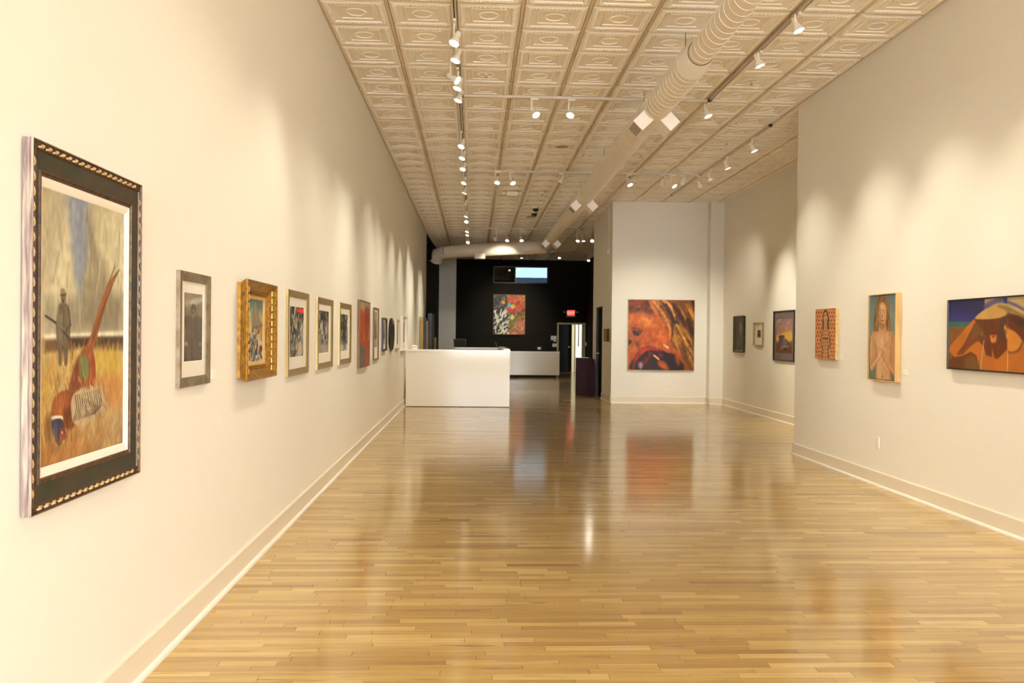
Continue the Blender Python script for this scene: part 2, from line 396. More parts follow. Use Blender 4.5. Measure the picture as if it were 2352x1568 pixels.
# ------------------------------------------------------------------ spiral duct
DX, DZ = 1.985, CAMH + 2.52
YJ = 7.65
dm = thing('air_duct', 'long white spiral duct hung below the ceiling with paired outlet boxes', 'duct', (DX, 0, DZ))
RN, RF, YE = .112, .146, 24.3
MB().cyl((0, YF + .3, 0), (0, YJ, 0), RN, 32).build('duct_pipe', M['duct'], dm, True)
MB().cyl((0, YJ + .30, 0), (0, YE, 0), RF, 32).build('duct_pipe', M['duct'], dm, True)
red = MB()
pr = [(RN + .004, YJ - .01), (RN + .006, YJ + .05), (RF + .004, YJ + .20), (RF + .004, YJ + .32)]
n = 32; red.add([(r * math.cos(2 * math.pi * i / n), y, r * math.sin(2 * math.pi * i / n)) for r, y in pr for i in range(n)],
                [(k * n + i, (k + 1) * n + i, (k + 1) * n + (i + 1) % n, k * n + (i + 1) % n) for k in range(3) for i in range(n)])
red.build('reducer', M['seam'], dm, True)
def helix(y0, y1, r, pitch, name):
    pts = []; t = 0
    while y0 + pitch * t / (2 * math.pi) < y1:
        pts.append((r * math.cos(t), y0 + pitch * t / (2 * math.pi), r * math.sin(t))); t += 2 * math.pi / 20
    MB().tube(pts, .0036, 4).build(name, M['seam'], dm)
helix(5.5, YJ - .02, RN, .125, 'spiral_seam'); helix(YJ + .33, 17.0, RF, .125, 'spiral_seam')
for yj in (YJ - .004, 12.2, 18.9):
    r = RN + .006 if yj < 8 else RF + .001
    MB().cyl((0, yj, 0), (0, yj + .008, 0), r, 32).build('joint_ring', M['wire'] if yj < 8 else M['track'], dm, True)
def outlet(y, sgn):
    """square outlet box set at 45 degrees on the underside"""
    mb, gr = MB(), MB(); e = Vector((sgn * .7071, 0, -.7071)); t = Vector((.7071, 0, sgn * .7071)); hw, L0 = .074, .34
    P = lambda u, v, yy: Vector((0, yy, 0)) + e * u + t * v
    for m_, u0, u1, b, ya, yb in ((mb, RF - .03, .295, hw, y, y + L0), (gr, .295, .299, hw - .012, y + .015, y + L0 - .015)):
        vs = [P(u, v, yy) for yy in (ya, yb) for v in (-b, b) for u in (u0, u1)]
        m_.add(vs, [(0, 2, 3, 1), (4, 5, 7, 6), (0, 1, 5, 4), (2, 6, 7, 3), (0, 4, 6, 2), (1, 3, 7, 5)])
    o = mb.build('outlet_box', M['seam'], dm); gr.build('outlet_grille', M['exitgrey'], o)
for y in (9.5, 15.8, 22.5):
    outlet(y, -1); outlet(y, 1)
for y in (7.05, 8.35, 10.4, 13.6, 16.6): MB().cyl((.03, y, 0), (.03, y, ZC - DZ), .003, 6).build('hanger_wire', M['wire'], dm)
# cross duct into the left wall
cd = thing('cross_duct', 'wide duct crossing the ceiling towards the dark rear left wall', 'duct', (XL, 26.2, DZ))
pts = [Vector((DX - XL + .1, -1.35, 0)), Vector((DX - XL - .5, -1.1, -.01)), Vector((1.5, -.45, -.03)), Vector((.55, -.1, -.06)), Vector((.3, .05, -.12)), Vector((.24, .2, -.3))]
MB().tube(pts[:4], .19, 28).build('duct_pipe', M['duct'], cd, True)
MB().tube(pts[3:], .19, 28).build('elbow', M['duct'], cd, True)
MB().cyl((0.02, .0, -.05), (.12, 0, -.05), .25, 28).build('wall_collar', M['black'], cd, True)
cb = MB().box(1.42, 1.72, -.72, -.30, -.30, -.15).build('outlet_box', M['duct'], cd)
MB().box(1.45, 1.69, -.69, -.33, -.304, -.30).build('outlet_grille', M['exitgrey'], cb)

# ------------------------------------------------------------------ light tracks
TZ = ZC - .012
def track(label, p0, p1):
    p0, p1 = Vector(p0), Vector(p1); d = p1 - p0; L = d.length; rz = math.atan2(d.y, d.x)
    t = thing('light_track', label, 'light track', (p0.x, p0.y, TZ), rz, 'white ceiling light tracks')
    MB().box(0, L, -.018, -.006, -.032, 0).box(0, L, .006, .018, -.032, 0).box(0, L, -.006, .006, -.012, 0).build('rail', M['track'], t)
    MB().box(.01, L - .01, -.006, .006, -.016, -.012).build('slot', M['slot'], t)
    for x in (0, L): MB().box(x - .02, x + .02, -.02, .02, -.034, 0).build('end_cap', M['slot'], t)
    return t
TLX, TRX, TAX = XL + 2 * TS - .01, XL + 7 * TS + .03, XL + 9 * TS - .02
YC1, YC2, YC3, YC4 = at_z(1270, 227, TZ - .03).y, at_z(1270, 397, TZ - .03).y, 23.9, at_z(1320, 580, TZ - .03).y
track('long ceiling light track running beside the left wall', (TLX, 3.0, 0), (TLX, 27.2, 0))
track('ceiling light track beside the near right wall', (TRX, 4.5, 0), (TRX, 10.6, 0))
track('ceiling light track along the right alcove', (TAX, at_z(1773, 290, TZ - .03).y, 0), (TAX, at_z(1548, 449, TZ - .03).y, 0))
track('nearest light track crossing the ceiling to the duct', (TLX + .03, YC1, 0), (TRX, YC1, 0))
track('second light track crossing the ceiling behind the nearest one', (TLX + .03, YC2, 0), (TAX, YC2, 0))
track('third light track crossing the ceiling before the cross duct', (TLX + .03, YC3, 0), (XRET - .08, YC3, 0))
track('short rear light track near the charcoal back wall', (2.3, YC4, 0), (4.2, YC4, 0))

# ------------------------------------------------------------------ spotlights
hd = MB().lathe([(.012, .125), (.024, .122), (.027, .112), (.027, .060), (.030, .052), (.044, .020), (.050, .004), (.051, -.010), (.047, -.010), (.046, -.002)], 20, cap1=False).mesh('lamp_head', M['lamp'], True)
ln = MB().lathe([(.046, -.003), (.040, -.006), (.02, -.008)], 20, cap0=False).mesh('lens', M['lens'], True)
ad = MB().box(-.014, .014, -.045, .045, -.052, -.028).mesh('track_adapter', M['lamp'])
pv = MB().cyl((-.038, 0, .07), (.038, 0, .07), .009, 10).mesh('pivot', M['lamp'], True)
def lamp(pos, target, label, group, power=1.0, size=64, along_x=False, on=True):
    """pos = centre of the glowing lens, target = aimed point"""
    pos, target = Vector(pos), Vector(target); d = (target - pos).normalized()
    base = Vector((pos.x, pos.y, TZ)) - Vector((d.x, d.y, 0)) * .05
    if along_x: base.y = along_x
    else: base.x = pos.x
    t = thing('track_spotlight', label, 'spotlight', base, math.pi / 2 if along_x else 0, group)
    link('track_adapter', ad, t)
    Rz = Matrix.Rotation(-math.pi / 2 if along_x else 0, 3, 'Z')
    q = (Rz @ d).to_track_quat('-Z', 'Y'); lp = Rz @ (pos - base)
    pivp = lp + q @ Vector((0.038, 0, .07))
    MB().cyl((pivp.x, pivp.y, -.05), pivp, .011, 8).build('stem', M['lamp'], t, True)
    h = link('lamp_head', hd, t, lp); h.rotation_mode = 'QUATERNION'; h.rotation_quaternion = q
    link('lens', ln, h) if on else None
    link('pivot', pv, h)
    if on:
        li = bpy.data.lights.new('spot', 'SPOT'); li.energy = LAMP_W * power; li.color = LAMP_COL; li.spot_size = math.radians(size); li.spot_blend = 1.0; li.shadow_soft_size = .022
        lo = bpy.data.objects.new('spot', li); C.objects.link(lo); lo.parent = h; lo.location = (0, 0, -.03)
    return t
LZ = CAMH + 2.69
ORD = ['first', 'second', 'third', 'fourth', 'fifth', 'sixth', 'seventh', 'eighth', 'ninth', 'tenth', 'eleventh', 'twelfth', 'thirteenth', 'fourteenth', 'fifteenth', 'sixteenth', 'seventeenth', 'eighteenth']
G = 'white track spotlights'
# out of the picture, over the camera's end of the room
for i, (y, ty) in enumerate(((3.9, 2.9), (4.6, 3.6), (5.6, 4.4), (6.55, 5.5), (6.85, 6.1))):
    lamp((TLX, y, LZ), (XL, ty, .9), 'white spotlight overhead out of view, %s of five on the left track' % ORD[i], 'spotlights overhead in front of the picture edge', (.08, .22, .38, .8, .3)[i], 74 if i < 2 else 64)
for i, (y, ty) in enumerate(((5.4, 4.6), (6.4, 6.0))):
    lamp((TRX, y, LZ), (XR, ty, .9), 'white spotlight overhead out of view, %s on the right track' % ORD[i], 'spotlights overhead in front of the picture edge', .7, 66)
# left track as seen, from the nearest: (pixel, aimed point)
LT = [((1036, 98), (XL, 6.9, .85)), ((1041, 138), (XL, 7.9, .85)), ((1048, 184), (XR, 7.6, 1.0)), ((1046, 202), (XL, 8.9, .85)), ((1049, 230), (XL, 9.6, .85)),
      ((1057, 336), (XL, 11.0, .85)), ((1060, 363), (XL, 12.2, .85)), ((1062, 388), (XL + .2, 12.9, .85)), ((1065, 420), (XL, 14.5, .85)), ((1064, 443), (XL, 16.6, .85)),
      ((1071, 470), (XL, 19.2, 1.5)), ((1074, 497), (XL, 19.6, .85)), ((1074, 509), (-.6, 18.4, 1.0)), ((1076, 532), (XL, 22.0, .85)), ((1076, 540), (XL, 23.0, .85)),
      ((1077, 556), (-.4, 23.5, 1.0)), ((1077, 563), (.15, 26.05, DZ - .05))]
for i, ((px, py), tg) in enumerate(LT):
    p = at_z(px, py, LZ); lamp((TLX, p.y, LZ), tg, 'white spotlight on the left track, %s in view counted from the front' % ORD[i], G, .5 if i < 2 else .85 if i < 8 else .12 if i == 16 else 1.15)
RTL = [((1842, 69), (XR, 7.0, .85)), ((1752, 150), (XR, 8.5, .85)), ((1632, 266), (XR, 9.9, .85))]
for i, ((px, py), tg) in enumerate(RTL):
    p = at_x(px, py, TRX + .03); lamp((TRX, p.y, p.z), tg, 'white spotlight on the near right track, %s in view from the front' % ORD[i], G, 1.0, 66)
ATL = [((1737, 346), (XA, 12.0, .85)), ((1676, 386), (XA, 13.6, .85)), ((1636, 412), (XA, 15.0, .85))]
for i, ((px, py), tg) in enumerate(ATL):
    p = at_x(px, py, TAX + .03); lamp((TAX, p.y, p.z), tg, 'white spotlight on the alcove track, %s in view from the front' % ORD[i], G, 1.7, 60)
def cross(yc, items, what):
    for i, ((px, py), tg, pw) in enumerate(items):
        p = at_y(px, py, yc); lamp((p.x, yc, p.z), tg, 'white spotlight hanging from the %s, %s from its left end' % (what, ORD[i]), G, pw, along_x=yc)
cross(YC1, [((1231, 263), (2.6, 8.0, 0), .22), ((1310, 264), (-.2, 8.2, 0), .22)], 'nearest cross track')
cross(YC2, [((1142, 419), (-.2, 13.4, 0), .2), ((1178, 420), (1.9, 13.2, 0), .2), ((1288, 417), (-.2, 18.0, .7), 1.5), ((1447, 424), (4.2, 13.6, 0), .2), ((1521, 423), (3.7, YH, .9), 1.3),
            ((1549, 427), (XA, 14.0, 1.2), .6), ((1568, 420), (4.1, YH, .9), 1.3), ((1608, 427), (XA, 17.6, 1.6), .8)], 'second cross track')
cross(YC3, [((1138, 550), (1.6, 30.2, .5), 2.6), ((1165, 552), (.1, 21.6, 0), .6), ((1198, 552), (1.3, 21.6, 0), .6), ((1327, 553), (1.9, 21.8, 0), .6), ((1340, 553), (XRET, 23.6, 1.4), .3), ((1360, 553), (XRET, 21.0, 1.5), .5)], 'third cross track')
cross(YC4, [((1285, 592), (2.2, 27.5, 0), .7), ((1352, 598), (3.4, 27.5, 0), .7)], 'short rear track')
bt = Vector(at_y(1198, 592, YC4 + .6)); YB5 = YC4 + .6
track('rear light track lighting the flower painting', (.7, YB5, 0), (2.2, YB5, 0))
cross(YB5, [((1186, 592), (1.2, YBACK, 2.0), .9), ((1198, 592), (1.8, YBACK - 3.5, 0), .2), ((1212, 592), (1.5, YBACK, 2.0), .9)], 'track before the flower painting')

# ------------------------------------------------------------------ painted surfaces: a small brush engine that colours the vertices of a canvas
def spline(P, k=6):
    n = len(P); out = []
    for i in range(n):
        p0, p1, p2, p3 = (np.array(P[(i + j - 1) % n], float) for j in range(4))
        for t in np.arange(k) / k:
            out.append(tuple(.5 * (2 * p1 + (p2 - p0) * t + (2 * p0 - 5 * p1 + 4 * p2 - p3) * t * t + (3 * p1 - p0 - 3 * p2 + p3) * t ** 3)))
    return out
class Paint:
    def __init__(s, wm, hm, res, base, f=None, seed=1):
        s.nx, s.ny = max(2, int(round(wm * res)) + 1), max(2, int(round(hm * res)) + 1); s.w, s.h = wm, hm; s.f = f; s.rg = np.random.RandomState(seed)
        s.X, s.Y = np.meshgrid(np.linspace(0, wm, s.nx), np.linspace(0, hm, s.ny)); s.a = np.zeros((s.ny, s.nx, 3)) + np.array(base) / 255.
        s.dx = wm / (s.nx - 1)
    def _m(s, P): return [s.f(*p) for p in P] if s.f else P
    def _win(s, xs, ys, m):
        i0, i1 = int(max(0, (min(xs) - m) / s.dx)), int(min(s.nx, (max(xs) + m) / s.dx + 2)); dy = s.h / (s.ny - 1)
        j0, j1 = int(max(0, (min(ys) - m) / dy)), int(min(s.ny, (max(ys) + m) / dy + 2))
        return (slice(j0, j1), slice(i0, i1)) if i1 > i0 and j1 > j0 else None
    def _put(s, sl, al, c, alpha):
        a = s.a[sl]; al = (np.clip(al, 0, 1) * alpha)[..., None]; a += (np.array(c) / 255. - a) * al
    def poly(s, P, c, soft=.6, alpha=1., smooth=False):
        P = s._m(P)
        if smooth: P = spline(P)
        so = (soft * .45 + .25) * s.dx; sl = s._win([p[0] for p in P], [p[1] for p in P], so * 2)
        if not sl: return s
        X, Y = s.X[sl], s.Y[sl]; d = np.full(X.shape, 1e9); ins = np.zeros(X.shape, bool)
        for (x0, y0), (x1, y1) in zip(P, P[1:] + P[:1]):
            ex, ey = x1 - x0, y1 - y0; t = np.clip(((X - x0) * ex + (Y - y0) * ey) / (ex * ex + ey * ey + 1e-12), 0, 1)
            d = np.minimum(d, (X - x0 - ex * t) ** 2 + (Y - y0 - ey * t) ** 2)
            if y0 != y1: ins ^= ((y0 > Y) != (y1 > Y)) & (X < ex * (Y - y0) / ey + x0)
        d = np.sqrt(d) * np.where(ins, 1, -1); s._put(sl, .5 + d / (2 * so), c, alpha); return s
    def blob(s, cx, cy, rx, ry, c, soft=.6, alpha=1., rot=0):
        r = math.radians(rot); P = []
        for i in range(18):
            a = 2 * math.pi * i / 18; x, y = rx * math.cos(a), ry * math.sin(a); P.append((cx + x * math.cos(r) - y * math.sin(r), cy + x * math.sin(r) + y * math.cos(r)))
        return s.poly(P, c, soft, alpha)
    def line(s, P, wd, c, alpha=1., soft=.5, raw=False, taper=False):
        P = P if raw else s._m(P); n = len(P) - 1
        for k, ((x0, y0), (x1, y1)) in enumerate(zip(P[:-1], P[1:])):
            sl = s._win((x0, x1), (y0, y1), wd + s.dx * 2)
            if not sl: continue
            X, Y = s.X[sl], s.Y[sl]; ex, ey = x1 - x0, y1 - y0; t = np.clip(((X - x0) * ex + (Y - y0) * ey) / (ex * ex + ey * ey + 1e-12), 0, 1)
            d = np.hypot(X - x0 - ex * t, Y - y0 - ey * t); wt = wd * (1 - (k + t) / n * .85) if taper else wd
            s._put(sl, .5 + (wt / 2 - d) / (2 * (soft * .5 + .2) * s.dx), c, alpha)
        return s
    def strokes(s, n, box, ang, ln, wd, cols, alpha=.8, jit=20, soft=.6):
        """n short brush marks inside box = (u0, v0, u1, v1) as fractions of the canvas"""
        for _ in range(n):
            x = (box[0] + (box[2] - box[0]) * s.rg.rand()) * s.w; y = (box[1] + (box[3] - box[1]) * s.rg.rand()) * s.h
            a = math.radians(ang + s.rg.uniform(-jit, jit)); l = ln * s.rg.uniform(.5, 1.4) / 2; c = cols[s.rg.randint(len(cols))]
            s.line([(x - l * math.cos(a), y + l * math.sin(a)), (x + l * math.cos(a), y - l * math.sin(a))], wd * s.rg.uniform(.5, 1.3), c, alpha, soft, True)
        return s
    def noise(s, sx, sy, amp, col=None):
        """soft mottling, cell size in metres; towards col, or brightness when col is None"""
        gx, gy = int(s.w / sx) + 3, int(s.h / sy) + 3; g = s.rg.rand(gy, gx); x, y = s.X / sx, s.Y / sy; i, j = x.astype(int), y.astype(int); tx, ty = x - i, y - j
        tx, ty = tx * tx * (3 - 2 * tx), ty * ty * (3 - 2 * ty)
        v = (g[j, i] * (1 - tx) + g[j, i + 1] * tx) * (1 - ty) + (g[j + 1, i] * (1 - tx) + g[j + 1, i + 1] * tx) * ty
        if col is None: s.a *= (1 + amp * (v * 2 - 1))[..., None]
        else: s.a += (np.array(col) / 255. - s.a) * (np.clip(v * 1.6 - .3, 0, 1) * amp)[..., None]
        return s
    def vgrad(s, stops):
        v = s.Y / s.h; p = [q[0] for q in stops]
        for k in range(3): s.a[..., k] = np.interp(v, p, [q[1][k] / 255. for q in stops])
        return s
    def build(s, name, parent, z0, out, m, gain=1.):
        """canvas sheet centred on x, bottom at z0, facing -y at distance out from the wall"""
        V = np.stack([s.X - s.w / 2, np.full(s.X.shape, -out), z0 + s.h - s.Y], -1).reshape(-1, 3)
        j, i = np.meshgrid(np.arange(s.ny - 1), np.arange(s.nx - 1), indexing='ij'); q = (j * s.nx + i).ravel()
        Fq = np.stack([q, q + s.nx, q + s.nx + 1, q + 1], -1)
        me = bpy.data.meshes.new(name); me.vertices.add(len(V)); me.vertices.foreach_set('co', V.astype(np.float32).ravel())
        me.loops.add(Fq.size); me.loops.foreach_set('vertex_index', Fq.astype(np.int32).ravel()); me.polygons.add(len(Fq)); me.polygons.foreach_set('loop_start', np.arange(0, Fq.size, 4, dtype=np.int32)); me.update(); me.validate()
        c = np.clip(s.a, 0, 1).reshape(-1, 3); c = np.where(c <= .04045, c / 12.92, ((c + .055) / 1.055) ** 2.4); g = c.mean(1, keepdims=True); c = g + (c - g) * .97; c = np.clip(np.clip(c, 0, 1) ** 1.1 * gain * np.array((.95, 1., 1.08)), 0, .95)
        at = me.color_attributes.new('paint', 'FLOAT_COLOR', 'POINT'); at.data.foreach_set('color', np.concatenate([c, np.ones((len(c), 1))], 1).astype(np.float32).ravel())
        me.materials.append(m); return link(name, me, parent)
OIL, PRINT = paint_mat('oil_paint', .45), paint_mat('printed_paper', .7)

class Art:
    """a picture on a wall: pixel corners of its front face give its place, size and a px -> canvas map"""
    def __init__(s, wall, out, xl, xr, ytl, ybl, ytr, ybr, name, label, cat='painting', group=None, X0=None):
        s.wall, s.out = wall, out
        s.X0 = {'L': XL, 'R': XR, 'A': XA, 'T': XRET}.get(wall) if X0 is None else X0; s.Y0 = {'H': YH, 'B': YBACK}.get(wall); s.sg = 1 if wall == 'L' else -1
        s.rz = {'L': math.pi / 2, 'R': -math.pi / 2, 'A': -math.pi / 2, 'T': -math.pi / 2}.get(wall, 0)
        a, b = s.hit(xl, (ytl + ybl) / 2, out), s.hit(xr, (ytr + ybr) / 2, out)
        z1 = (s.hit(xl, ytl, out).z + s.hit(xr, ytr, out).z) / 2; z0 = (s.hit(xl, ybl, out).z + s.hit(xr, ybr, out).z) / 2
        s.w = math.hypot(a.x - b.x, a.y - b.y); s.h = z1 - z0; s.z0, s.z1 = z0, z1; s.a = a; c = (a + b) / 2
        loc = (s.X0, c.y, z0) if s.X0 is not None else (c.x, s.Y0, z0)
        s.o = thing(name, label, cat, loc, s.rz, group)
    def hit(s, px, py, out):
        return at_x(px, py, s.X0 + s.sg * out) if s.X0 is not None else at_y(px, py, s.Y0 - out)
    def u(s, p):
        return (p.y - s.a.y) if s.wall == 'L' else (s.a.y - p.y) if s.X0 is not None else (p.x - s.a.x)
    def mapper(s, out, inset, crop):
        """crop pixels -> metres on a canvas inset by (left, top)"""
        def f(x, y):
            p = s.hit(crop[0] + x / crop[2], crop[1] + y / crop[2], out); return (s.u(p) - inset[0], s.z1 - inset[1] - p.z)
        return f
    def ring(s, name, m, prof, parent=None, kx=1.): return MB().ring(s.w, s.h, prof, kx).build(name, m, parent or s.o)
    def slab(s, name, m, ins, y0, y1, parent=None):
        return MB().box(-s.w / 2 + ins, s.w / 2 - ins, -y1, -y0, ins, s.h - ins).build(name, m, parent or s.o)

M.update(
    oldgold=mat('aged_bronze_gilding', (104, 70, 42), .45, .2, noise=((52, 36, 24), 60)), greenframe=mat('green_black_frame', (38, 42, 30), .35, noise=((62, 50, 34), 14, (1, 1, 1))),
    bead=mat('worn_gilt_bead', (232, 208, 160), .4, .1, noise=((180, 140, 92), 90)), purplewash=mat('violet_washed_side', (112, 92, 96), .6, noise=((186, 172, 156), 26, (3, 3, .25))),
    liner=mat('white_liner', (238, 232, 220), .6), gold=mat('gold_leaf', (196, 150, 70), .32, .75, noise=((150, 104, 42), 30)), goldpale=mat('pale_gold_metal', (184, 164, 112), .35, .7),
    pewter=mat('pewter_frame', (158, 146, 126), .4, .6, noise=((132, 116, 92), 18)), matb=mat('cream_mat_board', (240, 234, 222), .8), matgrey=mat('mauve_mat_board', (112, 96, 96), .8),
    woodlight=mat('natural_maple_frame', (214, 178, 116), .5, noise=((196, 156, 96), 30, (1, 1, .1))), woodbrown=mat('walnut_frame', (128, 88, 44), .45, noise=((104, 70, 34), 30, (1, 1, .1))),
    canvasedge=mat('raw_canvas_edge', (216, 188, 130), .8, noise=((196, 166, 110), 50)), greenpaint=mat('dark_green_frame', (56, 66, 32), .5, noise=((40, 50, 26), 20)), blackframe=mat('black_frame', (24, 21, 19), .4),
    whiteframe=mat('white_frame', (238, 230, 214), .45), redbrown=mat('oxblood_edge', (86, 22, 18), .4))

def plain_frame(A, fm, wd, dep, kx=1., slope=.4):
    """simple sloped moulding with a dark inner lip"""
    return A.ring('frame', fm, [(0, 0), (0, dep), (wd * .25, dep), (wd, dep - (dep * slope)), (wd, .002)], kx=kx)
def matted(A, fm, wd, dep, mt, mm, paint, kx=1., pic_out=.006):
    """frame, mat board with a bevelled window, print and glass; mt = mat margins (left, top, right, bottom) inside the frame"""
    plain_frame(A, fm, wd, dep, kx)
    l, t, r, b = mt; W, H = A.w / 2, A.h; x0, x1, z0, z1 = -W + wd * kx, W - wd * kx, wd, H - wd
    a0, a1, c0, c1 = x0 + l, x1 - r, z0 + b, z1 - t; o = pic_out
    vs = [(x0, -o, z0), (x1, -o, z0), (x1, -o, z1), (x0, -o, z1), (a0, -o, c0), (a1, -o, c0), (a1, -o, c1), (a0, -o, c1), (a0 + .003, -o + .003, c0 + .003), (a1 - .003, -o + .003, c0 + .003), (a1 - .003, -o + .003, c1 - .003), (a0 + .003, -o + .003, c1 - .003)]
    MB().add(vs, [(k * 4 + i, k * 4 + (i + 1) % 4, k * 4 + 4 + (i + 1) % 4, k * 4 + 4 + i) for k in range(2) for i in range(4)]).build('mat_board', mm, A.o)
    pr = paint(a1 - a0, c1 - c0, A.mapper(o - .003, (wd * kx + l, wd + t), (0, 0, 1)))
    q = pr.build('print', A.o, c0, o - .003, PRINT, getattr(pr, 'gain', 1.)); q.location.x = (a0 + a1) / 2
    MB().box(x0, x1, -o - .004, -o - .003, z0, z1).build('glass', M['glass'], A.o)

# ---- L1: tall painting of a hanging pheasant and a hunter, ornate green and gilt frame
cr = (0, 280, 1.5675)
A1 = Art('L', .038, 74, 325, 312, 1186, 424, 1085, 'framed_painting', 'huge tall painting of a dead pheasant and hunter in green and gilt frame')
KX = .82
fo = A1.ring('frame', M['purplewash'], [(0, .006), (0, .014), (.005, .018), (.005, .024), (0, .029), (0, .036), (.003, .038)])
A1.ring('back_strainer', M['black'], [(.012, 0), (.012, .008)])
A1.ring('outer_moulding', M['oldgold'], [(.003, .038), (.006, .038), (.008, .030), (.024, .028), (.026, .035), (.030, .035), (.032, .030)], kx=KX)
A1.ring('green_panel', M['greenframe'], [(.032, .030), (.034, .028), (.088, .019)], kx=KX)
A1.ring('inner_moulding', M['oldgold'], [(.088, .019), (.090, .025), (.095, .026), (.098, .021), (.101, .020), (.103, .023), (.107, .018)], kx=KX)
LI, LIX = .138, .138 * KX
A1.ring('liner', M['liner'], [(.107, .018), (.109, .020), (.122, .017), (LI - .003, .012), (LI, .009)], kx=KX)
bd = MB()                                         # one carved bead, leaning like a rope turn
for t0, r in ((-.017, .001), (-.010, .008), (0, .010), (.009, .007), (.014, .001)):
    n = 6; k = len(bd.v)
    bd.v += [(t0 + .008 * math.cos(2 * math.pi * i / n), -.028 - max(0, r * math.sin(2 * math.pi * i / n)), .0175 + r * math.cos(2 * math.pi * i / n)) for i in range(n)]
    if k: bd.f += [(k - n + i, k - n + (i + 1) % n, k + (i + 1) % n, k + i) for i in range(n)]
bm = bd.mesh('carved_bead', M['bead'], True)
for side in range(4):
    L = A1.w if side % 2 == 0 else A1.h; nb = int(L / .047)
    for i in range(nb):
        t = -L / 2 + L * (i + .5) / nb
        if abs(t) > L / 2 - .03: continue
        b = link('carved_bead', bm, fo)
        if side == 0: b.location = (t, 0, 0)
        elif side == 2: b.location = (t, 0, A1.h); b.rotation_euler = (0, math.pi, 0)
        elif side == 1: b.location = (A1.w / 2, 0, A1.h / 2 + t); b.rotation_euler = (0, -math.pi / 2, 0)
        else: b.location = (-A1.w / 2, 0, A1.h / 2 + t); b.rotation_euler = (0, math.pi / 2, 0)
cw, ch = A1.w - 2 * LIX, A1.h - 2 * LI
p = Paint(cw, ch, 190 / cw, (200, 186, 150), A1.mapper(.009, (LIX, LI), cr), 3)
p.vgrad([(0, (198, 182, 142)), (.25, (216, 204, 166)), (.42, (208, 196, 162)), (.5, (186, 174, 146)), (.53, (226, 216, 184)), (.545, (126, 92, 54)), (.60, (190, 152, 70)), (.75, (198, 158, 74)), (.9, (184, 124, 50)), (1, (146, 84, 34))])
p.noise(.10, .26, .55, (156, 140, 106)); p.noise(.05, .16, .4, (228, 216, 180)); p.noise(.025, .12, .25, (166, 150, 116))
p.poly([(240, 240), (312, 262), (322, 420), (304, 560), (290, 655), (272, 560), (250, 400)], (140, 146, 162), 12, .9, True)
p.poly([(200, 230), (238, 240), (225, 420), (190, 560), (168, 560), (168, 300)], (174, 162, 132), 14, .6, True)
p.poly([(305, 320), (350, 430), (440, 700), (300, 740), (292, 640), (318, 480)], (134, 120, 94), 16, .65, True)
p.poly([(340, 330), (445, 330), (445, 620), (400, 600), (360, 480)], (220, 210, 172), 18, .6, True)
p.poly([(165, 640), (445, 620), (445, 745), (165, 765)], (138, 126, 106), 16, .6)
p.strokes(160, (0, 0, 1, .5), 84, .12, .008, [(150, 136, 104), (216, 206, 170), (190, 176, 138), (128, 114, 90)], .25, 16, 2.5)
p.poly([(160, 765), (445, 752), (445, 772), (160, 785)], (238, 228, 200), 3, .85)
p.poly([(160, 784), (300, 776), (445, 775), (445, 825), (300, 812), (160, 830)], (98, 72, 44), 5, .85)
p.poly([(250, 776), (445, 772), (445, 800), (330, 806), (250, 800)], (60, 44, 30), 5, .7)
p.noise(.06, .08, .4, (216, 176, 84)) if False else None
p.strokes(520, (0, .56, 1, 1), 80, .05, .006, [(206, 168, 80), (190, 142, 60), (216, 186, 108), (164, 112, 50), (198, 124, 50), (176, 146, 72), (226, 204, 130)], .45, 40, 1.2)
p.poly([(330, 930), (442, 900), (442, 1010), (370, 1010)], (198, 120, 54), 20, .5, True); p.poly([(350, 830), (442, 820), (442, 900), (340, 900)], (210, 180, 70), 20, .55, True)
p.poly([(157, 1180), (260, 1120), (330, 1180), (250, 1270), (157, 1275)], (170, 106, 46), 24, .5, True)
hc = (108, 94, 74)                                # hunter
p.poly([(212, 660), (226, 652), (246, 662), (254, 720), (251, 786), (246, 800), (242, 868), (232, 872), (228, 806), (224, 806), (222, 868), (212, 872), (208, 800), (204, 784), (203, 720)], hc, 1.6, .95, True)
p.poly([(220, 601), (232, 601), (237, 621), (219, 623)], (158, 140, 104), 1.2, 1, True); p.poly([(220, 622), (236, 622), (235, 648), (228, 656), (221, 646)], (128, 104, 80), 1.4, 1, True); p.line([(219, 623), (238, 621)], .006, (70, 58, 46), .9)
p.line([(226, 640), (228, 648)], .008, (70, 54, 42), .8); p.line([(164, 698), (206, 726), (252, 784)], .009, (70, 58, 50), .95); p.line([(212, 676), (206, 728), (232, 748)], .010, (134, 118, 92), .8); p.line([(248, 676), (254, 730), (238, 752)], .010, (78, 64, 50), .8)
p.poly([(206, 700), (226, 690), (226, 786), (206, 784)], (140, 124, 98), 6, .45); p.line([(227, 664), (228, 786)], .003, (70, 58, 46), .7); p.line([(226, 806), (227, 860)], .004, (62, 50, 40), .8); p.strokes(26, (.16, .42, .32, .62), 80, .04, .003, [(80, 68, 52), (150, 134, 106)], .35, 20)
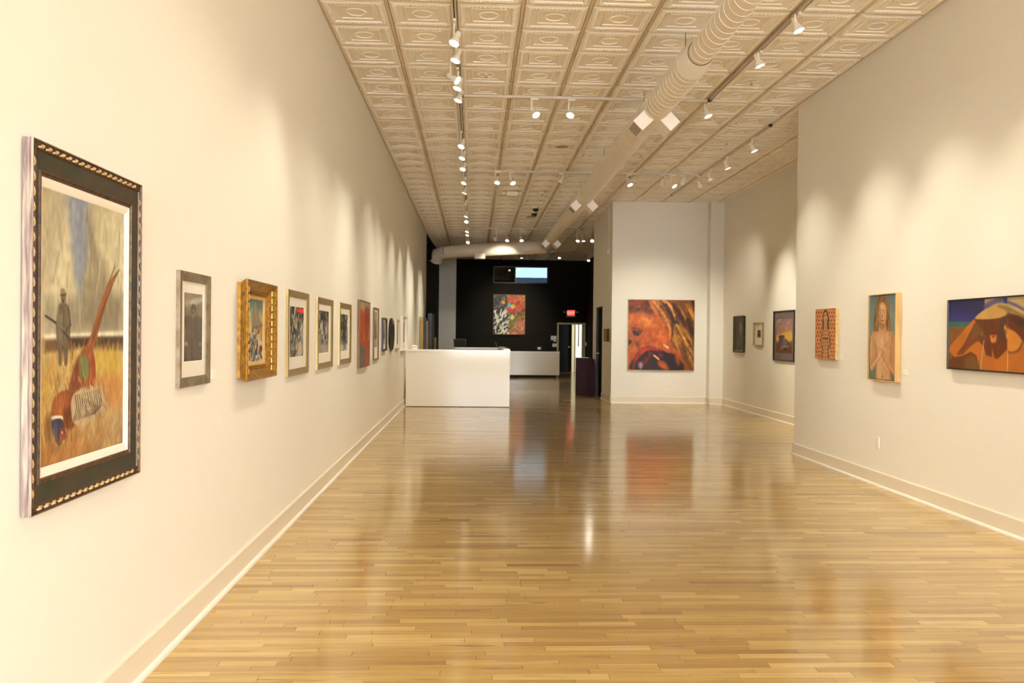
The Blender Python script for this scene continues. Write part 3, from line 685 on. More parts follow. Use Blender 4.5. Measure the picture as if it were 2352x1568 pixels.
# pheasant: tail, body, wing, head
p.poly([(432, 530), (402, 590), (372, 690), (348, 780), (330, 832), (304, 824), (330, 760), (362, 650), (394, 575)], (158, 94, 48), 1.5, 1, True)
p.line([(384, 596), (400, 556), (414, 520)], .006, (118, 74, 40), .9); p.line([(330, 800), (372, 670), (428, 532)], .004, (96, 58, 32), .8); p.line([(318, 812), (362, 672), (404, 572)], .004, (196, 134, 80), .7)
for k in range(26):
    t = k / 25; x, y = 320 + 80 * t, 808 - 226 * t; p.line([(x - 8 + 6 * t, y - 4), (x + 10 - 5 * t, y + 5)], .004, (88, 52, 30), .55)
p.poly([(300, 815), (336, 830), (344, 930), (322, 985), (270, 1000), (244, 985), (262, 900)], (152, 82, 40), 3, 1, True)
p.poly([(262, 905), (285, 850), (290, 980), (250, 985)], (116, 60, 30), 8, .7, True); p.poly([(318, 840), (338, 850), (340, 940), (324, 960)], (176, 66, 36), 6, .8, True)
p.poly([(290, 845), (316, 848), (318, 915), (296, 930), (286, 890)], (116, 146, 92), 7, .8, True); p.strokes(26, (.42, .60, .56, .68), 80, .03, .005, [(140, 166, 108), (92, 118, 74), (150, 120, 70)], .6, 20)
p.poly([(240, 965), (284, 985), (280, 1070), (262, 1100), (232, 1104), (206, 1090), (190, 1075), (186, 1030), (204, 985)], (142, 72, 34), 3, 1, True)
p.poly([(192, 1010), (214, 985), (244, 985), (236, 1050), (200, 1060)], (176, 104, 50), 8, .8, True); p.poly([(228, 1040), (262, 1030), (262, 1094), (236, 1100)], (92, 44, 22), 8, .7, True)
p.strokes(150, (.10, .60, .60, .86), 96, .035, .005, [(180, 110, 54), (112, 60, 30), (194, 130, 70), (98, 50, 26), (150, 84, 40)], .4, 30)
p.poly([(262, 985), (300, 955), (336, 948), (362, 960), (378, 1008), (366, 1040), (340, 1066), (305, 1092), (268, 1086), (256, 1040)], (188, 166, 130), 2.5, 1, True)
for k in range(13):
    t = k / 12; p.line([(270 + 88 * t, 985 - 22 * t), (276 + 92 * t, 1022 - 4 * t), (266 + 74 * t, 1076 - 26 * t)], .0055, (72, 54, 38), .8)
p.strokes(120, (.42, .72, .78, .845), 120, .03, .0035, [(224, 206, 170), (90, 66, 44), (156, 118, 80), (206, 186, 148)], .6, 30); p.strokes(30, (.38, .69, .6, .73), 100, .02, .007, [(206, 150, 90), (110, 62, 32), (170, 100, 50)], .7, 40)
p.poly([(186, 1060), (222, 1058), (224, 1074), (190, 1078)], (228, 220, 200), 1.5, 1, True)
p.poly([(188, 1074), (222, 1070), (229, 1108), (214, 1140), (196, 1136), (186, 1106)], (44, 52, 88), 1.5, 1, True); p.blob(202, 1096, 7, 18, (70, 84, 122), 4, .8)
p.poly([(218, 1104), (234, 1108), (238, 1134), (226, 1144), (216, 1128)], (138, 40, 38), 1.5, 1, True); p.poly([(200, 1134), (224, 1140), (214, 1166), (200, 1150)], (70, 64, 60), 1.5, 1, True); p.blob(224, 1118, 3, 5, (230, 214, 170), .8)
p.poly([(160, 1080), (186, 1060), (190, 1150), (214, 1176), (180, 1172)], (96, 64, 34), 10, .55, True)
p.strokes(120, (.05, .84, .9, .97), 75, .05, .005, [(156, 108, 56), (100, 68, 40), (198, 152, 84), (186, 120, 52)], .4, 40)
p.noise(.02, .03, .07)
p.build('canvas', A1.o, LI, .009, OIL, 1.0)

# ---- L2: photograph in pewter frame
def ph2(w, h, f):
    p = Paint(w, h, 70 / w, (150, 138, 120), None, 5); p.vgrad([(0, (150, 138, 118)), (.35, (142, 128, 108)), (.7, (120, 106, 88)), (1, (84, 72, 58))])
    p.poly([(w * .3, h * .12), (w * .98, h * .04), (w * .9, h * .12), (w * .45, h * .18)], (206, 196, 174), 3, .8, True); p.blob(w * .15, h * .16, w * .14, h * .05, (186, 174, 150), 5, .7)
    p.poly([(w * .02, h * .38), (w * .3, h * .33), (w * .45, h * .38), (w * .62, h * .33), (w * .98, h * .38), (w * .92, h * .62), (w * .84, h * .98), (w * .2, h * .98), (w * .12, h * .6)], (104, 90, 74), 2, .95, True)
    p.blob(w * .5, h * .23, w * .13, h * .075, (98, 84, 68), 2); p.blob(w * .5, h * .26, w * .06, h * .02, (160, 146, 122), 2, .7)
    p.blob(w * .14, h * .74, w * .1, h * .03, (206, 196, 176), 3, .7); p.blob(w * .88, h * .75, w * .08, h * .025, (196, 186, 166), 3, .7)
    p.strokes(40, (.2, .4, .8, .95), 88, h * .2, w * .03, [(84, 72, 58), (122, 108, 88)], .35, 8); p.noise(.03, .05, .1); p.gain = .95; return p
A2 = Art('L', .02, 413.8, 484, 620.8, 891.7, 634, 878.5, 'framed_photograph', 'grey portrait photograph in worn pewter frame beside the pheasant painting', 'photograph')
matted(A2, M['pewter'], .046, .02, (.05, .053, .035, .075), M['matb'], ph2, 1.1)

# ---- L3: small oil in a deep gold frame
cr = (380, 580, 3.92)
A3 = Art('L', .07, 568.5, 637.5, 639, 877, 655.8, 863, 'framed_painting', 'small painting of a village in very deep carved gold frame')
KX = 1.6
f3 = A3.ring('frame', M['gold'], [(.02, 0), (.02, .02), (0, .062), (.004, .07), (.012, .07), (.016, .066), (.062, .034), (.064, .030)], kx=KX)
A3.ring('inner_moulding', M['gold'], [(.064, .030), (.067, .033), (.072, .032), (.076, .025), (.080, .028), (.085, .026), (.090, .020)], kx=KX)
A3.ring('liner', M['woodlight'], [(.090, .020), (.110, .016), (.111, .012)], kx=KX)
bkm = MB().add([(-.019, -.064, .022), (.019, -.064, .022), (.019, -.042, .054), (-.019, -.042, .054), (-.015, -.070, .026), (.015, -.070, .026), (.015, -.050, .052), (-.015, -.050, .052)], [(0, 1, 5, 4), (1, 2, 6, 5), (2, 3, 7, 6), (3, 0, 4, 7), (4, 5, 6, 7)]).mesh('carved_block', M['gold'])
for side in (1, 3):
    nb = 11
    for i in range(nb):
        b = link('carved_block', bkm, f3); t = -A3.h / 2 + .06 + (A3.h - .12) * i / (nb - 1)
        b.location = (A3.w / 2 - .02 if side == 1 else -A3.w / 2 + .02, 0, A3.h / 2 + t); b.rotation_euler = (0, -math.pi / 2 if side == 1 else math.pi / 2, 0)
LI, LIX = .111, .111 * KX; cw, ch = A3.w - 2 * LIX, A3.h - 2 * LI
p = Paint(cw, ch, 70 / cw, (190, 176, 130), A3.mapper(.012, (LIX, LI), cr), 6)
p.vgrad([(0, (92, 128, 118)), (.12, (104, 134, 120)), (.25, (186, 176, 128)), (.5, (214, 188, 126)), (1, (170, 160, 140))])
p.poly([(815, 430), (850, 610), (875, 640), (870, 720), (780, 760), (775, 560)], (150, 134, 112), 1, 1); p.line([(780, 680), (880, 650)], .006, (80, 66, 52)); p.line([(818, 430), (840, 600)], .006, (90, 76, 60))
p.poly([(770, 760), (910, 660), (905, 990), (760, 995)], (196, 188, 170), 2, .9)
p.strokes(60, (0, .55, .55, 1), 60, .06, .014, [(60, 58, 52), (110, 104, 92), (220, 212, 196), (84, 100, 106)], .9, 60); p.strokes(45, (.4, .5, 1, 1), 30, .05, .02, [(226, 218, 200), (96, 34, 24), (190, 150, 40), (110, 128, 140), (60, 54, 44)], .9, 60)
p.poly([(850, 720), (880, 690), (890, 760), (860, 790)], (190, 160, 44), 2, 1, True); p.blob(858, 862, 16, 26, (110, 40, 28), 1.5); p.noise(.02, .03, .1)
p.build('canvas', A3.o, LI, .012, OIL, .9)

# ---- L4 to L6: three matted prints in champagne frames
GREY = [(40, 36, 32), (70, 64, 56), (104, 96, 84), (150, 140, 124), (206, 198, 180), (26, 22, 20), (14, 12, 11), (232, 224, 208)]
def street(seed, extra):
    def g(w, h, f):
        p = Paint(w, h, 60 / w, (96, 88, 76), None, seed); p.vgrad([(0, (60, 54, 46)), (.45, (90, 82, 70)), (.75, (120, 112, 98)), (1, (150, 142, 126))])
        p.strokes(60, (0, 0, 1, .62), 80, h * .16, w * .09, GREY, .8, 50); p.strokes(40, (0, .6, 1, 1), 40, h * .2, w * .08, [(196, 188, 170), (140, 132, 116), (70, 64, 56), (170, 162, 146)], .7, 40); p.strokes(70, (0, .1, 1, .9), 70, h * .06, w * .035, GREY, .8, 80)
        extra(p, w, h); p.noise(.02, .03, .12); p.gain = 1.1; return p
    return g
def e4(p, w, h):
    p.poly([(w * .5, h * .02), (w, h * .03), (w, h * .12), (w * .5, h * .11)], (222, 52, 34), 1); p.poly([(w * .2, h * .26), (w * .9, h * .22), (w * .92, h * .28), (w * .25, h * .31)], (178, 160, 96), 3, .7); p.poly([(w * .55, h * .72), (w * .85, h * .66), (w * .95, h * .95), (w * .6, h * .98)], (196, 180, 140), 3, .8)
def e5(p, w, h):
    p.poly([(0, h * .78), (w, h * .74), (w, h), (0, h)], (176, 164, 146), 6, .7); p.blob(w * .78, h * .4, w * .2, h * .2, (186, 176, 158), 6, .6)
def e6(p, w, h):
    p.poly([(0, h * .82), (w, h * .8), (w, h), (0, h)], (206, 198, 182), 3, .85); p.strokes(30, (.3, .1, .7, .8), 88, h * .3, w * .05, [(20, 18, 16), (50, 46, 40)], .7, 12)
A4 = Art('L', .018, 661.7, 710, 663.5, 865, 675, 855.3, 'framed_print', 'matted print with a red patch in champagne frame beside the deep gold frame', 'print', 'three matted prints in champagne frames')
matted(A4, M['goldpale'], .052, .018, (.04, .07, .08, .09), M['matb'], street(11, e4), 1.6)
A5 = Art('L', .018, 729.6, 765.5, 681.4, 848.6, 689.6, 842, 'framed_print', 'grey street print in champagne frame, middle of the three matted prints', 'print', 'three matted prints in champagne frames')
matted(A5, M['goldpale'], .056, .018, (.03, .06, .09, .09), M['matb'], street(12, e5), 1.8)
A6 = Art('L', .018, 780.3, 807.4, 694, 838.4, 700, 832.4, 'framed_print', 'grey street print in champagne frame beside the orange abstract painting', 'print', 'three matted prints in champagne frames')
matted(A6, M['goldpale'], .056, .018, (.02, .06, .09, .085), M['matb'], street(13, e6), 2.0)

# ---- L7: orange abstract
cr = (640, 640, 4.9)
A7 = Art('L', .034, 826.7, 850.2, 688.4, 844, 694, 840, 'framed_painting', 'orange, red and teal abstract painting in slim brown frame')
A7.ring('frame', M['woodbrown'], [(0, 0), (0, .034), (.012, .034), (.012, .024)])
p = Paint(A7.w - .024, A7.h - .024, 60 / A7.w, (206, 84, 26), A7.mapper(.024, (.012, .012), cr), 8)
p.poly([(910, 230), (1040, 255), (1040, 420), (985, 400), (945, 360), (915, 340)], (206, 188, 148), 3, 1); p.poly([(975, 330), (1040, 400), (1035, 990), (960, 985), (960, 640), (975, 560)], (164, 58, 24), 4, .9, True)
p.poly([(912, 700), (945, 760), (968, 800), (962, 1000), (912, 1000)], (84, 104, 100), 2, 1); p.line([(988, 340), (985, 420)], .04, (120, 54, 30), .8, 2); p.blob(962, 650, 14, 60, (226, 130, 50), 4, .8); p.blob(1015, 650, 12, 60, (216, 140, 70), 4, .7)
p.strokes(60, (0, .2, 1, 1), 85, .25, .03, [(216, 90, 26), (180, 66, 22), (226, 110, 40)], .35, 15); p.noise(.1, .1, .1); p.build('canvas', A7.o, .012, .024, OIL, .95)

# ---- L8, L9: small landscape prints
def trees(seed, dark):
    def g(w, h, f):
        p = Paint(w, h, 50 / w, (180, 164, 128), None, seed); p.vgrad([(0, (206, 190, 150)), (.5, (170, 152, 116)), (.75, (130, 114, 88)), (.78, (200, 190, 166)), (1, (190, 180, 152))])
        p.strokes(90, (0, .05, 1, .7), 60, h * .06, w * .06, [(150, 130, 92), (206, 190, 150), (110, 94, 66), (188, 160, 104)], .7, 70); p.poly([(w * .4, h * .3), (w * .6, h * .3), (w * .62, h * .74), (w * .4, h * .74)], (108, 90, 64), 5, .7)
        if dark: p.poly([(0, h * .45), (w, h * .5), (w, h * .76), (0, h * .78)], (110, 102, 88), 5, .8)
        p.gain = .9; return p
    return g
A8 = Art('L', .022, 859.7, 870.4, 706, 827.8, 708.4, 825, 'framed_print', 'tall sepia tree print in thin dark frame after the orange painting', 'print')
matted(A8, M['woodbrown'], .02, .022, (.06, .03, .05, .16), M['matb'], trees(21, False), 1.5)
A9 = Art('L', .03, 880.5, 889.6, 729.8, 806.3, 730.4, 804.3, 'framed_print', 'small grey landscape print in black frame beside the black oval', 'print')
matted(A9, M['blackframe'], .028, .03, (.03, .03, .03, .07), M['matb'], trees(22, True), 2.0)
# ---- L10: black oval
a, b = at_x(895.8, 768, XL + .03), at_x(906.3, 768, XL + .03); zt, zb = at_x(901, 730, XL + .03).z, at_x(901, 806, XL + .03).z
ov = thing('oval_plaque', 'glossy black oval plaque hung on the left wall', 'plaque', (XL, (a.y + b.y) / 2, zb), math.pi / 2)
W, H = (b.y - a.y) / 2, (zt - zb) / 2; vs, fs, n = [], [], 40
for k, (s_, o) in enumerate(((1, 0), (1, .022), (.95, .032), (.88, .028), (.5, .034))):
    vs += [(W * s_ * math.cos(2 * math.pi * i / n), -o, H + H * s_ * math.sin(2 * math.pi * i / n)) for i in range(n)]
    if k: fs += [((k - 1) * n + i, (k - 1) * n + (i + 1) % n, k * n + (i + 1) % n, k * n + i) for i in range(n)]
fs.append(tuple(4 * n + i for i in range(n)))
MB().add(vs, fs).build('oval_face', M['blackframe'], ov, True)
pts = [(.03 * math.cos(t), -.036, H * 1.78 + .03 * math.sin(t)) for t in np.linspace(0, 6.28, 17)]
MB().tube(pts, .006, 6).build('highlight_ring', M['chrome'], ov, True)  # ring-shaped highlight on the oval, modelled as an added steel ring
# ---- L11, L12: white framed works
A11 = Art('L', .03, 911, 919, 733, 801, 734, 799, 'framed_print', 'pale picture in plain white frame after the black oval', 'print')
def pale(w, h, f):
    p = Paint(w, h, 40 / w, (214, 200, 166), None, 31); p.noise(.1, .1, .4, (176, 158, 120)); return p
matted(A11, M['whiteframe'], .03, .03, (.05, .05, .05, .05), M['matb'], pale, 2.0)
A12 = Art('L', .06, 926.5, 936.5, 726, 805, 728, 803, 'framed_print', 'dark picture in wide white shadow-box frame nearest the reception desk', 'print')
def darkp(w, h, f):
    p = Paint(w, h, 40 / w, (52, 42, 34), None, 32); p.noise(.1, .15, .5, (84, 70, 54)); return p
matted(A12, M['whiteframe'], .03, .06, (.12, .07, .12, .12), M['matb'], darkp, 2.0)

# ---- canvases on the far left wall
def far_canvas(xl, xr, yt, yb, out, cols, label, seed):
    yy = at_x(xr, 760, XL + out).y; xw = XL if yy < YDARK else XL + (XLR - XL) * (min(yy, YPOST) - YDARK) / (YPOST - YDARK)
    A = Art('L', out, xl, xr, yt, yb, yt + 1, yb, 'canvas_painting', label, 'painting', X0=xw + .002)
    A.ring('canvas_edge', M['canvasedge'] if seed % 2 else M['blackframe'], [(0, 0), (0, out - .002)])
    p = Paint(A.w, A.h, 36 / A.w, cols[0], None, seed); p.noise(A.w / 3, A.h / 4, .9, cols[1]); p.noise(A.w / 5, A.h / 7, .6, cols[2]); p.strokes(50, (0, 0, 1, 1), 30, A.w * .3, A.w * .06, cols, .5, 60)
    p.build('canvas', A.o, 0, out, OIL)
far_canvas(972, 979.5, 728, 806, .10, [(86, 104, 130), (120, 130, 150), (50, 60, 80)], 'blue canvas at the end of the white left wall', 41)
far_canvas(982.5, 985.5, 737, 805, .12, [(170, 120, 60), (206, 164, 100), (110, 70, 36)], 'tan canvas at the start of the charcoal left wall', 43)
far_canvas(992, 997.5, 720, 806, .12, [(96, 130, 168), (140, 170, 200), (60, 80, 110)], 'large pale blue canvas on the charcoal left wall', 44)
far_canvas(1000.5, 1003, 774, 810, .10, [(206, 196, 150), (180, 170, 120), (220, 214, 180)], 'small cream canvas on the charcoal left wall', 45)

# ---- R1: woman against red patterned cloth
cr = (1820, 620, 3.564)
B1 = Art('R', .038, 1872.6, 1919, 710.3, 822.9, 707.5, 827.6, 'canvas_painting', 'small unframed canvas of a woman against red diamond patterned cloth')
B1.ring('canvas_edge', M['canvasedge'], [(0, 0), (0, .037)])
p = Paint(B1.w, B1.h, 120 / B1.w, (214, 170, 100), B1.mapper(.038, (0, 0), cr), 51)
for r in range(14):
    for k in range(9):
        x, y = 186 + k * 21 + (10 if r % 2 else 0), 318 + r * 32; p.poly([(x, y - 16), (x + 8, y - 3), (x, y + 14), (x - 8, y - 3)], (196, 56, 34), 1.2, .95)
p.poly([(262, 330), (282, 332), (296, 380), (298, 470), (290, 490), (250, 490), (246, 420), (250, 370)], (66, 48, 36), 2, 1, True)
p.poly([(262, 348), (278, 346), (288, 388), (284, 424), (262, 428), (254, 396)], (206, 158, 112), 2, 1, True); p.poly([(258, 424), (286, 422), (288, 500), (254, 500)], (196, 150, 104), 2, 1)
p.poly([(240, 505), (270, 490), (300, 505), (308, 600), (296, 730), (246, 728), (236, 610)], (202, 164, 110), 2, .9, True)
for y in range(500, 720, 30):
    for x in (250, 270, 290): p.poly([(x, y - 12), (x + 7, y), (x, y + 12), (x - 7, y)], (190, 60, 40), 1, .9)
p.line([(240, 510), (236, 620), (248, 640), (240, 720)], .02, (84, 72, 64), .9, 1); p.line([(302, 510), (308, 610), (290, 650), (298, 720)], .02, (84, 72, 64), .9, 1); p.blob(270, 560, 22, 8, (70, 52, 44), 2, .8)
p.line([(262, 372), (284, 370)], .008, (60, 30, 24), .8); p.poly([(266, 406), (278, 405), (277, 411), (267, 412)], (170, 50, 40), 1); p.noise(.05, .05, .08); p.build('canvas', B1.o, 0, .038, OIL, .95)

# ---- R2: portrait of a fair-haired woman with crossed arms
B2 = Art('R', .056, 1993.2, 2056.3, 677.5, 871, 672, 877.6, 'framed_painting', 'portrait of a fair-haired woman with arms crossed in pale wood frame')
B2.ring('frame', M['woodlight'], [(0, 0), (0, .056), (.009, .056), (.009, .040)]); B2.slab('shadow_gap', M['black'], .009, .02, .038)
IN = .015; p = Paint(B2.w - 2 * IN, B2.h - 2 * IN, 170 / B2.w, (112, 130, 124), B2.mapper(.048, (IN, IN), cr), 52)
p.vgrad([(0, (104, 120, 122)), (.4, (126, 144, 136)), (.75, (104, 122, 112)), (1, (92, 110, 84))]); p.noise(.2, .3, .35, (140, 154, 140))
sk, sh, hi = (214, 164, 116), (160, 104, 66), (234, 192, 148)
p.poly([(700, 228), (735, 214), (768, 226), (788, 290), (800, 400), (808, 480), (780, 500), (690, 500), (664, 490), (672, 400), (684, 290)], (150, 106, 54), 2, 1, True)
[p.strokes(80, b_, g_, .08, .007, [(178, 134, 76), (112, 76, 40), (190, 150, 92), (92, 62, 34)], .5, 8) for b_, g_ in (((.20, .12, .38, .42), 82), ((.66, .12, .80, .42), 98), ((.34, .03, .64, .08), 60))]
p.poly([(712, 430), (762, 430), (768, 500), (800, 508), (806, 600), (800, 720), (800, 800), (812, 905), (676, 905), (686, 800), (684, 700), (680, 600), (672, 510), (708, 500)], sk, 1.5, 1)
p.poly([(690, 500), (664, 490), (668, 420), (690, 460)], (150, 106, 54), 3, .8, True)
p.poly([(737, 262), (762, 290), (770, 350), (764, 410), (748, 450), (734, 462), (718, 446), (706, 400), (706, 330), (716, 284)], sk, 2, 1, True)
p.poly([(706, 330), (716, 300), (722, 380), (726, 450), (712, 430)], sh, 5, .6, True); p.poly([(716, 440), (758, 440), (752, 480), (722, 486)], sh, 5, .7, True)
for x in (722, 752): p.blob(x, 346, 8, 7, (230, 214, 196), 1); p.blob(x, 346, 4, 6, (64, 70, 76), .8); p.line([(x - 9, 332), (x + 9, 330)], .004, (126, 86, 52), .8)
p.poly([(736, 350), (742, 386), (734, 394), (730, 388)], (176, 120, 82), 1.5, .8); p.poly([(724, 412), (737, 407), (750, 412), (738, 422)], (176, 84, 72), 1, 1, True); p.blob(737, 300, 14, 16, hi, 5, .6)
p.poly([(650, 520), (690, 515), (700, 640), (660, 810), (638, 800), (634, 660)], (202, 150, 102), 3, 1, True)          # upper arms
p.poly([(790, 515), (832, 530), (842, 700), (836, 840), (818, 850), (796, 700)], (196, 142, 96), 3, 1, True)
p.poly([(684, 640), (700, 700), (690, 900), (676, 900)], sh, 6, .6); p.poly([(790, 680), (800, 900), (810, 900), (815, 800)], sh, 6, .6)
p.poly([(640, 790), (680, 740), (730, 640), (770, 600), (760, 660), (712, 730), (656, 815)], (220, 172, 124), 2, 1, True)   # forearms
p.poly([(836, 852), (812, 790), (770, 690), (735, 640), (720, 650), (746, 712), (800, 820)], (210, 158, 110), 2, 1, True)
p.line([(650, 812), (712, 728), (756, 664)], .010, sh, .7, 2); p.line([(730, 690), (790, 810), (826, 858)], .010, sh, .7, 2)
p.poly([(745, 575), (790, 560), (800, 600), (770, 640), (735, 640)], (216, 166, 118), 2, 1, True); p.poly([(690, 560), (745, 580), (740, 640), (705, 640), (686, 600)], (224, 176, 128), 2, 1, True)
for k in range(5):
    p.line([(728 + k * 3, 600), (684 + k * 15, 540 - (8 if k in (1, 2) else 0))], .017, (228, 182, 134), 1, 1); p.line([(735 + k * 3, 596), (690 + k * 15, 538)], .003, sh, .8)
    p.line([(756, 622 - k * 5), (800, 614 - k * 18)], .017, (218, 168, 122), 1, 1); p.line([(756, 628 - k * 5), (800, 622 - k * 18)], .003, sh, .8)
p.poly([(640, 540), (650, 540), (648, 740), (640, 700)], hi, 4, .5); p.line([(738, 700), (736, 880)], .012, (188, 134, 92), .6, 4); p.blob(736, 872, 5, 8, (140, 88, 56), 2); p.poly([(690, 720), (730, 700), (730, 880), (690, 890)], hi, 14, .45, True)
p.noise(.03, .04, .05); p.build('canvas', B2.o, IN, .048, OIL, .95)

# ---- R3: two sunhats on a beach
cr = (2150, 660, 7.129)
B3 = Art('R', .045, 2175, 2352, 688.8, 846, 676.8, 860.6, 'framed_painting', 'wide beach painting of two tanned women in sunhats, thin dark frame')
vis = B3.w; B3.w = 1.62; B3.o.location.y -= (1.62 - vis) / 2                 # it runs on past the picture edge
B3.ring('frame', M['redbrown'], [(0, 0), (0, .041)]); B3.ring('frame_face', M['blackframe'], [(0, .041), (0, .045), (.010, .045), (.012, .035)])
p = Paint(B3.w - .024, B3.h - .024, 210, (190, 112, 34), B3.mapper(.035, (.012, .012), cr), 53)
p.poly([(150, 100), (1000, 60), (1000, 560), (150, 560)], (38, 38, 92), 1); p.poly([(150, 440), (800, 440), (800, 575), (150, 575)], (60, 58, 150), 20, .7); p.poly([(150, 562), (700, 565), (700, 645), (150, 650)], (44, 116, 108), 5); p.poly([(150, 650), (700, 640), (760, 900), (760, 1360), (150, 1360)], (136, 86, 34), 5)
p.poly([(795, 180), (2400, 40), (2400, 700), (795, 420)], (190, 158, 110), 1); p.poly([(1090, 165), (1165, 158), (1165, 270), (1105, 260)], (34, 44, 120), 2)
p.poly([(800, 270), (960, 190), (1090, 175), (1100, 250), (960, 270), (800, 370)], (98, 88, 124), 4, 1, True); p.poly([(1165, 215), (1300, 260), (1500, 370), (1500, 420), (1300, 320), (1165, 260)], (104, 92, 130), 4, 1)
p.poly([(640, 520), (1160, 440), (1165, 700), (1160, 1000), (1000, 1170), (960, 1150), (900, 1130), (820, 1100), (700, 860), (640, 640)], (120, 58, 22), 2)                    # front woman's shaded face and chest
p.poly([(270, 1130), (560, 1050), (650, 1100), (720, 1360), (240, 1360)], (112, 56, 22), 5, 1, True); p.poly([(460, 1180), (600, 1120), (680, 1200), (710, 1360), (520, 1360)], (124, 84, 36), 6, 1, True)
p.poly([(620, 510), (655, 560), (480, 900), (340, 1090), (440, 1090), (600, 940), (690, 875), (780, 960), (830, 1100), (912, 1135), (915, 970), (960, 1160), (1005, 1168), (1160, 1010), (1440, 900), (2400, 900), (2400, 1500), (730, 1360), (660, 1110), (570, 1050), (430, 1120), (300, 1140), (210, 1030), (230, 960), (400, 760)], (194, 112, 28), 2)
p.poly([(655, 560), (480, 900), (560, 860), (640, 800), (700, 795), (800, 850), (880, 900), (800, 700), (720, 640)], (124, 84, 42), 6, 1, True)
p.poly([(640, 600), (480, 890), (350, 1085), (420, 1070), (580, 940), (690, 870), (780, 900), (700, 800), (600, 830), (500, 900), (560, 800)], (128, 62, 22), 4, .95, True)
p.poly([(785, 880), (780, 960), (820, 1105), (912, 1135), (915, 960), (965, 1160), (1010, 1168), (1160, 1010), (1165, 700), (880, 720)], (116, 52, 20), 3)
p.poly([(640, 510), (760, 480), (1100, 470), (1160, 450), (1150, 560), (1110, 640), (1130, 800), (1080, 880), (900, 900), (760, 700)], (112, 56, 26), 5, 1, True)
p.poly([(1060, 540), (1150, 480), (1130, 640), (1150, 800), (1130, 880), (1080, 820)], (72, 62, 60), 12, .8, True)
p.poly([(635, 505), (760, 385), (960, 292), (1060, 320), (1160, 380), (1155, 440), (1060, 490), (900, 518), (740, 520)], (206, 160, 84), 2, 1, True)                                   # front hat
p.poly([(885, 770), (900, 890), (940, 905), (985, 880), (992, 775), (960, 800), (930, 820)], (214, 136, 44), 3, 1, True); p.poly([(895, 775), (930, 765), (985, 768), (960, 795), (930, 805)], (190, 62, 40), 2, 1, True); p.line([(890, 760), (930, 745), (990, 752)], .008, (70, 30, 16), .8)
p.line([(800, 530), (815, 690)], .008, (52, 34, 24), .8, 1.5); p.blob(930, 660, 10, 14, (84, 40, 18), 4, .8); p.line([(752, 735), (756, 775)], .006, (226, 170, 90), .9)
p.poly([(1160, 440), (1440, 430), (2400, 500), (2400, 950), (1440, 900), (1240, 700), (1170, 640)], (116, 54, 22), 4); p.poly([(1180, 400), (1440, 540), (2400, 560), (2400, 760), (1440, 640), (1290, 560)], (66, 36, 26), 14, .9, True)
p.poly([(1110, 660), (1140, 610), (1170, 690), (1250, 700), (1330, 760), (1410, 890), (1340, 1010), (1240, 1060), (1180, 1030), (1165, 880), (1140, 780)], (212, 138, 50), 3, 1, True); p.poly([(1410, 885), (1425, 920), (1350, 1050), (1200, 1080), (1180, 1050), (1260, 1050), (1350, 1000)], (124, 62, 24), 4, .9, True)
p.poly([(1115, 690), (1155, 720), (1145, 760), (1125, 730)], (90, 70, 60), 5, .9, True); p.poly([(1145, 835), (1180, 870), (1150, 890)], (150, 44, 40), 3, 1); 
p.poly([(985, 275), (1060, 255), (1160, 270), (1300, 325), (1500, 430), (2000, 620), (2000, 720), (1500, 520), (1300, 430), (1130, 365), (1030, 320)], (196, 166, 104), 3, 1, True); p.poly([(1010, 300), (1160, 310), (1300, 375), (1500, 480), (2000, 680), (2000, 720), (1500, 520), (1300, 430), (1130, 365)], (120, 92, 54), 6, .85, True)
p.line([(785, 870), (760, 1060), (728, 1340)], .010, (210, 186, 150), .95); p.line([(1172, 1060), (1168, 1370)], .010, (206, 180, 140), .95); p.noise(.1, .1, .06)
p.build('canvas', B3.o, .012, .035, OIL, .95)

# ---- alcove: A1 green frame, A2 small mat, A3 truck print
D1 = Art('A', .05, 1683.4, 1707, 725.7, 808, 724.7, 811, 'framed_painting', 'narrow dark painting in deep green frame in the alcove corner')
D1.ring('frame', M['greenpaint'], [(.01, 0), (0, .05), (.014, .05), (.05, .026), (.054, .02)], kx=1.6)
cw, ch = D1.w - .108 * 1.6, D1.h - .108; p = Paint(cw, ch, 60 / cw, (40, 34, 24), None, 61); p.noise(.1, .2, .6, (66, 54, 36)); p.poly([(cw * .55, ch * .12), (cw * .72, ch * .2), (cw * .68, ch * .5), (cw * .6, ch * .58), (cw * .5, ch * .3)], (150, 116, 78), 3, .9, True); p.blob(cw * .5, ch * .75, cw * .25, ch * .12, (96, 84, 62), 6, .6)
p.build('canvas', D1.o, .054, .02, OIL)
def smallp(w, h, f):
    p = Paint(w, h, 40 / w, (92, 70, 54), None, 62); p.noise(.04, .06, .7, (50, 40, 36)); p.poly([(w * .5, 0), (w, 0), (w, h), (w * .7, h * .6)], (110, 100, 90), 3, .6); p.strokes(20, (.1, .2, .9, 1), 80, h * .3, w * .1, [(40, 34, 30), (130, 110, 90)], .7); return p
D2 = Art('A', .035, 1729.4, 1750.3, 740.5, 793.3, 740, 794, 'framed_print', 'tiny picture in wide cream mat and pale frame in the alcove', 'print')
matted(D2, M['goldpale'], .024, .035, (.135, .12, .12, .13), M['matb'], smallp, 1.6)
cr = (1660, 690, 9.8)
